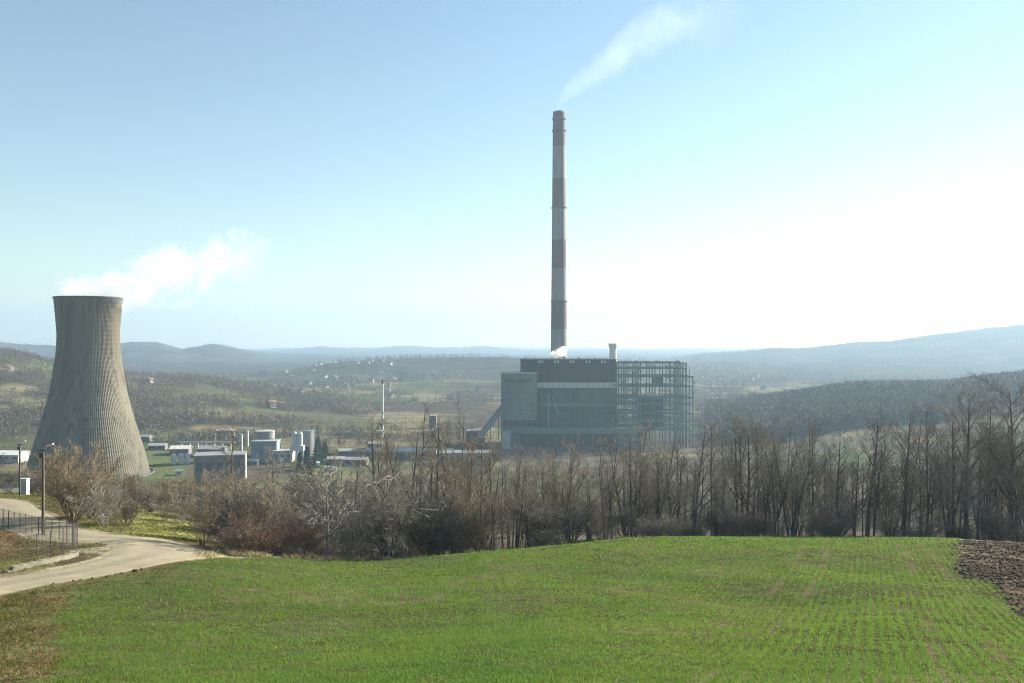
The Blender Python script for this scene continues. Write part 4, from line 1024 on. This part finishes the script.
for u, Y, rz, lab in ((309, 690, .3, 'white lorry parked closest to the twin silos'), (318, 680, 1.9, 'white lorry parked nearer, below the conifers'), (331, 700, .2, 'white lorry parked beyond the conifers'), (330, 655, .1, 'white lorry nearest the woodland among those by the conifers')):
    lorry(lab, u, Y, rz)
# conifers
def conifer(label, u, Y, vt, w):
    x, y, z = base_for(u, Y); H = PZ(vt, Y) - z
    t = thing('conifer_tree', label, 'tree', (x, y, z), 0, 'dark conifers near the cement works')
    MB().tube([(0,0,-.5), (0,0,H*.95)], [.35, .05], 6).build('trunk', M_bark, t)
    n = 1500; q = rng.uniform(0, 1, n) ** .75; zz = H * (.08 + .92*(1-q)); rr = w * (.12 + .88*q) * (.75 + .25*np.sin(zz*3.3 + rng.uniform(0, 1)))*np.sqrt(rng.uniform(.15, 1, n)); a = rng.uniform(0, 6.28, n)
    c = np.stack([rr*np.cos(a), rr*np.sin(a), zz - .25*rr], 1); d = np.stack([np.cos(a), np.sin(a), -.5 + rng.normal(0, .3, n)], 1); d /= np.linalg.norm(d, axis=1)[:, None]
    s = np.cross(d, rng.normal(0, 1, (n, 3))); s /= np.linalg.norm(s, axis=1)[:, None]
    V = np.stack([c - s*.35, c + s*.35, c + d*1.3], 1).reshape(-1, 3); i = np.arange(n)*3
    np_mesh('crown', V, np.stack([i, i+1, i+2], 1), M_conifer, ('tint', np.repeat(rng.uniform(.6, 1.5, (n, 1)), 3, 0)*np.ones((1, 3))), t)
for u, Y, vt, w, lab in ((318, 690, 436, 6.5, 'biggest dark conifer beside the broad silos'), (307, 670, 446, 4.5, 'dark conifer in front of the white twin silos'), (300, 660, 452, 3.6, 'lowest dark conifer below the white twin silos'), (325, 735, 441, 4.6, 'dark conifer behind the biggest one')):
    conifer(lab, u, Y, vt, w)
# lamp masts of the works
for u, Y, vt, lab in ((194.3, 700, 431, 'thin pale mast beyond the flat-roofed brown building, taller of two'), (215, 790, 434, 'thin pale mast behind the grey shed, shorter of two')):
    x, y, z = base_for(u, Y); t = thing('lamp_mast', lab, 'mast', (x, y, z), 0, 'thin masts at the works'); h = PZ(vt, Y) - z
    MB().tube([(0,0,-.5), (0,0,h)], [.42, .25], 8).build('pole', M_polegrey, t); MB().box(-1.2, 1.2, -.3, .3, h, h+.5).build('lamp_head', M_metal, t)

# ------------------------------------------------------------------ houses
def make_house(name='house'):
    t = thing(name, 'x house', 'house', (0,0,0))
    w, d, h, p = 10, 8.5, 5.6, 3.0
    MB().box(-w/2, w/2, -d/2, d/2, -2, h).build('wall', M_housewall, t)
    o = .6; rb = MB()
    rb.add([(-w/2-o,-d/2-o,h-.1),(w/2+o,-d/2-o,h-.1),(w/2+o,0,h+p),(-w/2-o,0,h+p),(-w/2-o,d/2+o,h-.1),(w/2+o,d/2+o,h-.1)],
           [(0,1,2,3),(3,2,5,4),(0,3,4),(1,5,2),(0,4,5,1)]); rf = rb.build('roof', M_rooftile, t)
    MB().box(-1.9, -1.2, .8, 1.5, h+1.5, h+p+1.1).build('chimney', M_rooftile, rf)
    for x0 in (-3, 0, 3):
        for z0 in (.9, 3.5):
            MB().box(x0-.6, x0+.6, -d/2-.06, -d/2+.04, z0, z0+1.3).build('window', M_window, t)
    return t
H0 = make_house()
def house(u, Y, rz, label, group, s=1.0):
    global H0
    first = not H0.get('placed')
    o = H0 if first else copy_tree(H0); H0['placed'] = 1
    if 'placed' in o.keys() and not first: del o['placed']
    o.location = base_for(u, Y); o.rotation_euler = (0, 0, rz); o.scale = (s, s, s); tag(o, label, 'house', group); return o
house(3.2, 1180, .5, 'small white house on the hill, closest to the picture edge', None, .8)
house(9, 1200, 1.2, 'small white house on the hill, just beside the edge one', None, .9)
house(26.5, 1190, .2, 'tiny white house alone on the hill beside the cooling tower', None, .6)
house(135, 1390, .4, 'small house on the ridge just past the cooling tower', None, 1.0)
house(150, 1370, 1.3, 'second small house a little way along the ridge past the cooling tower', None, .9)
house(905, 1085, .5, 'low house on the dark wooded hill crest, wider of the pair', None, 1.3)
house(889, 1090, .2, 'low house on the dark wooded hill crest, smaller of the pair', None, 1.0)
house(978, 1100, .3, 'house high on the dark wooded hill beyond the big bare trees', None, 1.2)
house(272, 1150, .9, 'reddish-roofed house on the lower slope above the broad silo', None, 1.1)
house(281, 1160, .3, 'pale house on the lower slope beside the reddish-roofed one', None, 1.0)
random.seed(17)
for k in range(64):
    r = random.random()
    if r < .55: u, Y = random.uniform(285, 400), random.uniform(1350, 2900)
    elif r < .8: u, Y = random.uniform(360, 495), random.uniform(1300, 3000)
    else: u, Y = random.uniform(696, 770), random.uniform(1700, 3400)
    lab, grp = ('small pale house in the hazy village beyond the cement works', 'houses of the hazy village') if u < 496 else ('small pale house on the hazy plain beyond the steel frame', 'houses on the hazy plain')
    house(u, Y, random.uniform(0, 3.1), lab, grp, random.uniform(.7, 1.1))

# ------------------------------------------------------------------ roadside: lamp posts, fence, wall, cabinet
def lamp_post(label, u, Y, vt, arm, m):
    x, y, z = base_for(u, Y); h = PZ(vt, Y) - z
    t = thing('lamp_post', label, 'lamp post', (x, y, z))
    MB().tube([(0,0,-.5), (0,0,h*.5), (0,0,h)], [.15, .13, .10], 10).build('pole', m, t)
    MB().tube([(0,0,h-.25), (arm*.5,-.05,h+.12), (arm,-.1,h+.28)], [.035,.03,.03], 6).build('arm', M_metal, t)
    lh = MB(); lh.add([(arm-.08,-.2,h+.22),(arm+.5,-.2,h+.40),(arm+.5,0,h+.40),(arm-.08,0,h+.22),(arm-.08,-.17,h+.34),(arm+.45,-.17,h+.5),(arm+.45,-.03,h+.5),(arm-.08,-.03,h+.34)],
        [(3,2,1,0),(4,5,6,7),(0,1,5,4),(1,2,6,5),(2,3,7,6),(3,0,4,7)]); lh.build('lamp_head', M_white, t)
    MB().box(-.22, .12, -.22, -.12, h-.75, h-.35).build('junction_box', M_dark, t)
    cr = MB(); cr.beam((-.55,0,h-.12), (.25,0,h-.12), .07); cr.build('crossarm', M_fence, t)
    for q in (-.5, -.2, .2):
        MB().tube([(q,0,h-.08),(q,0,h+.06)], .04, 6).build('insulator', M_dark, t)
lamp_post('dark timber lamp post beside the road bend, in front of the cooling tower', 43.2, 78.3, 449, .45, M_pole)
lamp_post('thin farther lamp post beside the small white cabinet', 19.8, 124, 444, .4, M_fence)
x, y, z = base_for(24.2, 126)
cb = thing('utility_cabinet', 'small white utility cabinet standing by the upper road', 'cabinet', (x, y, z))
MB().box(-.53, .53, -.4, .4, -.2, 2.15).build('body', M_white, cb); MB().box(-.6, .6, -.47, .47, 2.15, 2.25).build('roof', M_offwhite, cb)
MB().box(-.45, .45, -.43, -.404, .15, 2.0).build('door', M_offwhite, cb)

def mesh_fence(name, label, pts, h, step, group=None, seen_mesh=True, m=None):
    """posts and a wire panel along a line of (u, Y) points"""
    P = [(PX(u, Y), Y) for u, Y in pts]; L = [0]
    for a, b in zip(P, P[1:]): L.append(L[-1] + math.dist(a, b))
    n = max(2, int(L[-1] / step)); S = np.linspace(0, L[-1], n + 1)
    xs, ys = np.interp(S, L, [p[0] for p in P]), np.interp(S, L, [p[1] for p in P])
    zs = ground(xs, ys); t = thing(name, label, 'fence', (xs[0], ys[0], zs[0]), 0, group); o = np.array([xs[0], ys[0], zs[0]])
    Q = np.stack([xs, ys, zs], 1) - o
    for q in Q:
        MB().tube([(q[0], q[1], q[2]-.3), (q[0], q[1], q[2]+h)], .035, 6).build('post', m or M_fence, t)
    w = MB()
    for a, b in zip(Q, Q[1:]):
        k = max(2, int(math.dist(a, b) / .16))
        for f in np.linspace(0, 1, k, endpoint=False):
            p = a*(1-f) + b*f; w.beam((p[0], p[1], p[2]+.08), (p[0], p[1], p[2]+h-.05), .008)
        for zz in np.linspace(.08, h-.05, 9):
            w.beam((a[0], a[1], a[2]+zz), (b[0], b[1], b[2]+zz), .016 if zz in (.08, h-.05) else .009)
    w.build('wire_mesh', m or M_fence, t)
    return t
mesh_fence('wire_fence', 'dark wire mesh fence round the brown bank inside the road bend', [(-90, 59.5), (8, 62.3), (38, 64.8), (60, 67.5), (72, 69.3), (78.5, 70.8), (70, 73.2), (45, 77), (18, 82), (-10, 88), (-40, 94)], 1.75, 1.6)
mesh_fence('garden_fence', 'low grey fence on the grass bank behind the upper road', [(-40, 124), (0, 125), (17, 126.5)], 1.6, 1.9, None, True, M_bluewall)
def low_wall():
    P = np.array([(PX(u, Y), Y) for u, Y in [(6, 58.9), (22, 59.9), (42, 61.3), (58, 62.6), (70, 63.9), (76, 64.8)]])
    P = catmull(P, 8); z = ground(P[:, 0], P[:, 1]); o = np.array([P[0, 0], P[0, 1], z[0]])
    d = np.gradient(P, axis=0); d /= np.linalg.norm(d, axis=1)[:, None]; nr = np.stack([-d[:, 1], d[:, 0]], 1)
    mb = MB(); n = len(P)
    for k in range(n):
        hh = .30 + .03 * math.sin(k * 1.7) - .2 * (k < 3); w = .22
        for s, q in ((-w, -.3), (-w*.9, hh), (w*.9, hh + .03), (w, -.3)):
            mb.v.append((P[k, 0]+nr[k, 0]*s-o[0], P[k, 1]+nr[k, 1]*s-o[1], z[k]+q-o[2]))
    for k in range(n-1):
        for j in range(3): mb.f.append((k*4+j, k*4+j+1, k*4+5+j, k*4+4+j)); mb.mi.append(0)
    mb.f += [(0,1,2,3), (n*4-1, n*4-2, n*4-3, n*4-4)]; mb.mi += [0, 0]
    w = mb.build('retaining_wall', M_wallconc); w.location = o
    tag(w, 'low crumbling pale concrete wall along the inside of the road bend', 'wall')
low_wall()
def stones():
    random.seed(9)
    for k in range(14):
        u, Y = random.choice([(random.uniform(100, 158), None), (random.uniform(60, 130), None)])
        X0 = PX(u, 66)
        # just outside the road's edge on the crop side
        i = random.randrange(30, 62); p = ROAD[i]; d = ROAD[i+1]-ROAD[i]; d /= np.linalg.norm(d); nr = np.array([d[1], -d[0]])
        q = p + nr * (ROAD_W + random.uniform(.35, .9)); r = random.uniform(.05, .14)
        mb = MB(); prof = [(r*.5, -.05), (r*1.0, r*.2), (r*.85, r*.65), (r*.3, r*.95)]; mb.lathe(prof, 7)
        mb.v = [(x*random.uniform(.75, 1.25), y*random.uniform(.75, 1.25), zz*random.uniform(.8, 1.2)) for x, y, zz in mb.v]
        o = mb.build('earth_clod', mat_clod); o.location = (q[0], q[1], gz(q[0], q[1])); o.rotation_euler = (0, 0, random.uniform(0, 6))
        tag(o, 'dark earth clod on the road edge beside the crop', 'clod', 'earth clods along the road edge')
mat_clod = mat('clod_earth', (.06, .048, .035), (.11, .085, .06), 6, .95)
stones()

# ------------------------------------------------------------------ smoke and steam
def plume(name, label, loc, size, rise, r0, r1, dens, seed, nscale, thr, fade0, powr=.7, scat=(1,1,1), aniso=.4, back=.04, res=.6, rough=.62):
    """a volume whose axis runs along +x and climbs; object coordinates in metres"""
    L = size; m, nt, N, Lk = nodes_of(name + '_vapour')
    out = N.new('ShaderNodeOutputMaterial'); pv = N.new('ShaderNodeVolumePrincipled')
    Lk.new(pv.outputs[0], out.inputs['Volume']); pv.inputs['Color'].default_value = rgb(scat); pv.inputs['Anisotropy'].default_value = aniso
    tc = N.new('ShaderNodeTexCoord'); sx = N.new('ShaderNodeSeparateXYZ'); Lk.new(tc.outputs['Object'], sx.inputs[0])
    def M(op, a, b=None, c=None, clamp=False):
        n = N.new('ShaderNodeMath'); n.operation = op; n.use_clamp = clamp
        for k, q in enumerate((a, b, c)):
            if q is None: continue
            if isinstance(q, (int, float)): n.inputs[k].default_value = q
            else: Lk.new(q, n.inputs[k])
        return n.outputs[0]
    t = M('DIVIDE', sx.outputs[0], L); t0 = M('MAXIMUM', t, 0.0)
    cz = M('MULTIPLY', M('POWER', t0, powr), rise)
    r = M('ADD', M('MULTIPLY', M('POWER', t0, .75), r1 - r0), r0)
    nzb = N.new('ShaderNodeTexNoise'); nzb.inputs['Scale'].default_value = nscale * .45; nzb.inputs['Detail'].default_value = 3
    of = N.new('ShaderNodeVectorMath'); of.operation = 'ADD'; of.inputs[1].default_value = (seed*13.1, seed*7.7, seed*3.3); Lk.new(tc.outputs['Object'], of.inputs[0]); Lk.new(of.outputs[0], nzb.inputs[0])
    wz = M('MULTIPLY', M('SUBTRACT', nzb.outputs['Fac'], .5), M('MULTIPLY', r, 1.3))
    dz = M('SUBTRACT', M('SUBTRACT', sx.outputs[2], cz), wz)
    d = M('SQRT', M('ADD', M('POWER', M('ABSOLUTE', sx.outputs[1]), 2.0), M('POWER', M('ABSOLUTE', dz), 2.0)))
    q = M('SUBTRACT', 1.0, M('DIVIDE', d, r))
    nz = N.new('ShaderNodeTexNoise'); nz.inputs['Scale'].default_value = nscale; nz.inputs['Detail'].default_value = 6; nz.inputs['Roughness'].default_value = rough
    nz.inputs['Distortion'].default_value = .4; Lk.new(of.outputs[0], nz.inputs[0])
    v = M('ADD', M('MULTIPLY', q, .75), M('MULTIPLY', M('SUBTRACT', nz.outputs['Fac'], .5), 2.6))
    v = M('SUBTRACT', v, M('ADD', thr, M('MULTIPLY', t0, .35)))
    v = M('MINIMUM', M('MAXIMUM', M('MULTIPLY', v, 2.2), 0.0), 1.0)
    edge = M('MULTIPLY', M('MAXIMUM', q, 0.0), 3.0, clamp=True)
    e = N.new('ShaderNodeMapRange'); e.inputs[1].default_value = fade0; e.inputs[2].default_value = .97; e.inputs[3].default_value = 1; e.inputs[4].default_value = 0; Lk.new(t, e.inputs[0])
    s = N.new('ShaderNodeMapRange'); s.inputs[1].default_value = -back; s.inputs[2].default_value = .1 - back; Lk.new(t, s.inputs[0])
    dn = M('MULTIPLY', M('MULTIPLY', M('MULTIPLY', v, edge), e.outputs[0]), M('MULTIPLY', s.outputs[0], dens))
    Lk.new(dn, pv.inputs['Density'])
    # the hull: a tube around the axis
    mb = MB(); n = 14; pts, rad = [], []
    for k in range(n+1):
        tt = -back - .02 + (1.02 + back)*k/n; t_ = max(tt, 0); pts.append((tt*L, 0, rise*t_**powr)); rad.append((r0 + (r1-r0)*t_**.75)*1.7)
    o_ = len(mb.v); ns = 16
    for p, rr in zip(pts, rad):
        for j in range(ns):
            a = 2*math.pi*j/ns; mb.v.append((p[0], rr*math.cos(a), p[2] + rr*math.sin(a)))
    for k in range(n):
        for j in range(ns): mb.f.append((k*ns+j, k*ns+(j+1)%ns, (k+1)*ns+(j+1)%ns, (k+1)*ns+j)); mb.mi.append(0)
    mb.f += [tuple(range(ns-1,-1,-1)), tuple(n*ns+j for j in range(ns))]; mb.mi += [0, 0]
    o = mb.build(name, m); o.location = loc
    m.cycles.volume_step_rate = res if hasattr(m.cycles, 'volume_step_rate') else 1
    return tag(o, label, None, None, 'stuff')
Yt = 640.0
plume('steam_plume', 'white steam drifting off the top of the cooling tower', (PX(87, Yt), Yt, PZ(299, Yt)), 140, 36, 19, 31, .047, 1, .065, .05, .35, .85, aniso=.0, back=.16)
Yc = 880.0
plume('smoke_plume', 'thin pale smoke blowing from the top of the tall chimney', (PX(556, Yc), Yc, PZ(112, Yc)), 190, 118, 7.0, 56, .0032, 4, .03, -.15, .3, .62)
Yp = 862.0
plume('steam_puff', 'small white puff of steam at the foot of the tall chimney', (PX(550, Yp), Yp, PZ(357, Yp)), 17, 5, 4.0, 7.5, .5, 6, .18, -.1, .7, .8)

# ------------------------------------------------------------------ air
hb = MB().box(-13500, 13500, -400, 12600, -80, 470).build('haze', None)
m, nt, N, L = nodes_of('haze_air')
out = N.new('ShaderNodeOutputMaterial'); pv = N.new('ShaderNodeVolumePrincipled'); L.new(pv.outputs[0], out.inputs['Volume'])
pv.inputs['Color'].default_value = (.42, .58, .76, 1); pv.inputs['Density'].default_value = 1.45e-4; pv.inputs['Anisotropy'].default_value = .3
hb.data.materials.clear(); hb.data.materials.append(m); tag(hb, 'pale haze filling the valley', kind='stuff')

# ------------------------------------------------------------------ light, sky, camera
SUN_EL, SUN_AZ = R(24), R(58)        # azimuth clockwise from the view direction (+Y)
w = bpy.data.worlds.new('World'); sc.world = w; w.use_nodes = True
nt = w.node_tree; nt.nodes.clear()
bg = nt.nodes.new('ShaderNodeBackground'); wo = nt.nodes.new('ShaderNodeOutputWorld'); sk = nt.nodes.new('ShaderNodeTexSky')
sk.sky_type = 'NISHITA'; sk.sun_disc = False; sk.sun_elevation = SUN_EL; sk.sun_rotation = SUN_AZ
sk.altitude = 200; sk.air_density = 1.1; sk.dust_density = .12; sk.ozone_density = 1.2
bg.inputs['Strength'].default_value = .05
nt.links.new(sk.outputs[0], bg.inputs[0]); nt.links.new(bg.outputs[0], wo.inputs[0])
sl = bpy.data.lights.new('sun', 'SUN'); sl.energy = 5.0; sl.angle = R(.53); sl.color = (1, .92, .80)
so = bpy.data.objects.new('sun', sl); COL.objects.link(so); so.location = (300, 200, 500)
dv = Vector((math.sin(SUN_AZ)*math.cos(SUN_EL), math.cos(SUN_AZ)*math.cos(SUN_EL), math.sin(SUN_EL)))
so.rotation_euler = (-dv).to_track_quat('-Z', 'Y').to_euler()
cam = bpy.data.cameras.new('camera'); co = bpy.data.objects.new('camera', cam); COL.objects.link(co)
cam.sensor_width = 36; cam.lens = F / 1024 * 36; cam.clip_start = .5; cam.clip_end = 40000
co.location = (0, 0, CZ); co.rotation_euler = (R(90), 0, 0); sc.camera = co
vs = sc.view_settings; vs.view_transform = 'Standard'; vs.look = 'None'; vs.exposure = 1.8; vs.use_white_balance = True; vs.white_balance_temperature = 6650; vs.white_balance_tint = 4; vs.gamma = 1; vs.use_curve_mapping = False
cy = sc.cycles
cy.max_bounces = 9; cy.diffuse_bounces = 2; cy.glossy_bounces = 2; cy.transmission_bounces = 3; cy.volume_bounces = 8; cy.transparent_max_bounces = 8
cy.use_denoising = True; cy.denoising_prefilter = 'NONE'; cy.filter_width = 1.1; cy.denoiser = 'OPENIMAGEDENOISE'; cy.use_adaptive_sampling = True; cy.adaptive_threshold = .015
cy.volume_max_steps = 256
sc.render.use_persistent_data = False
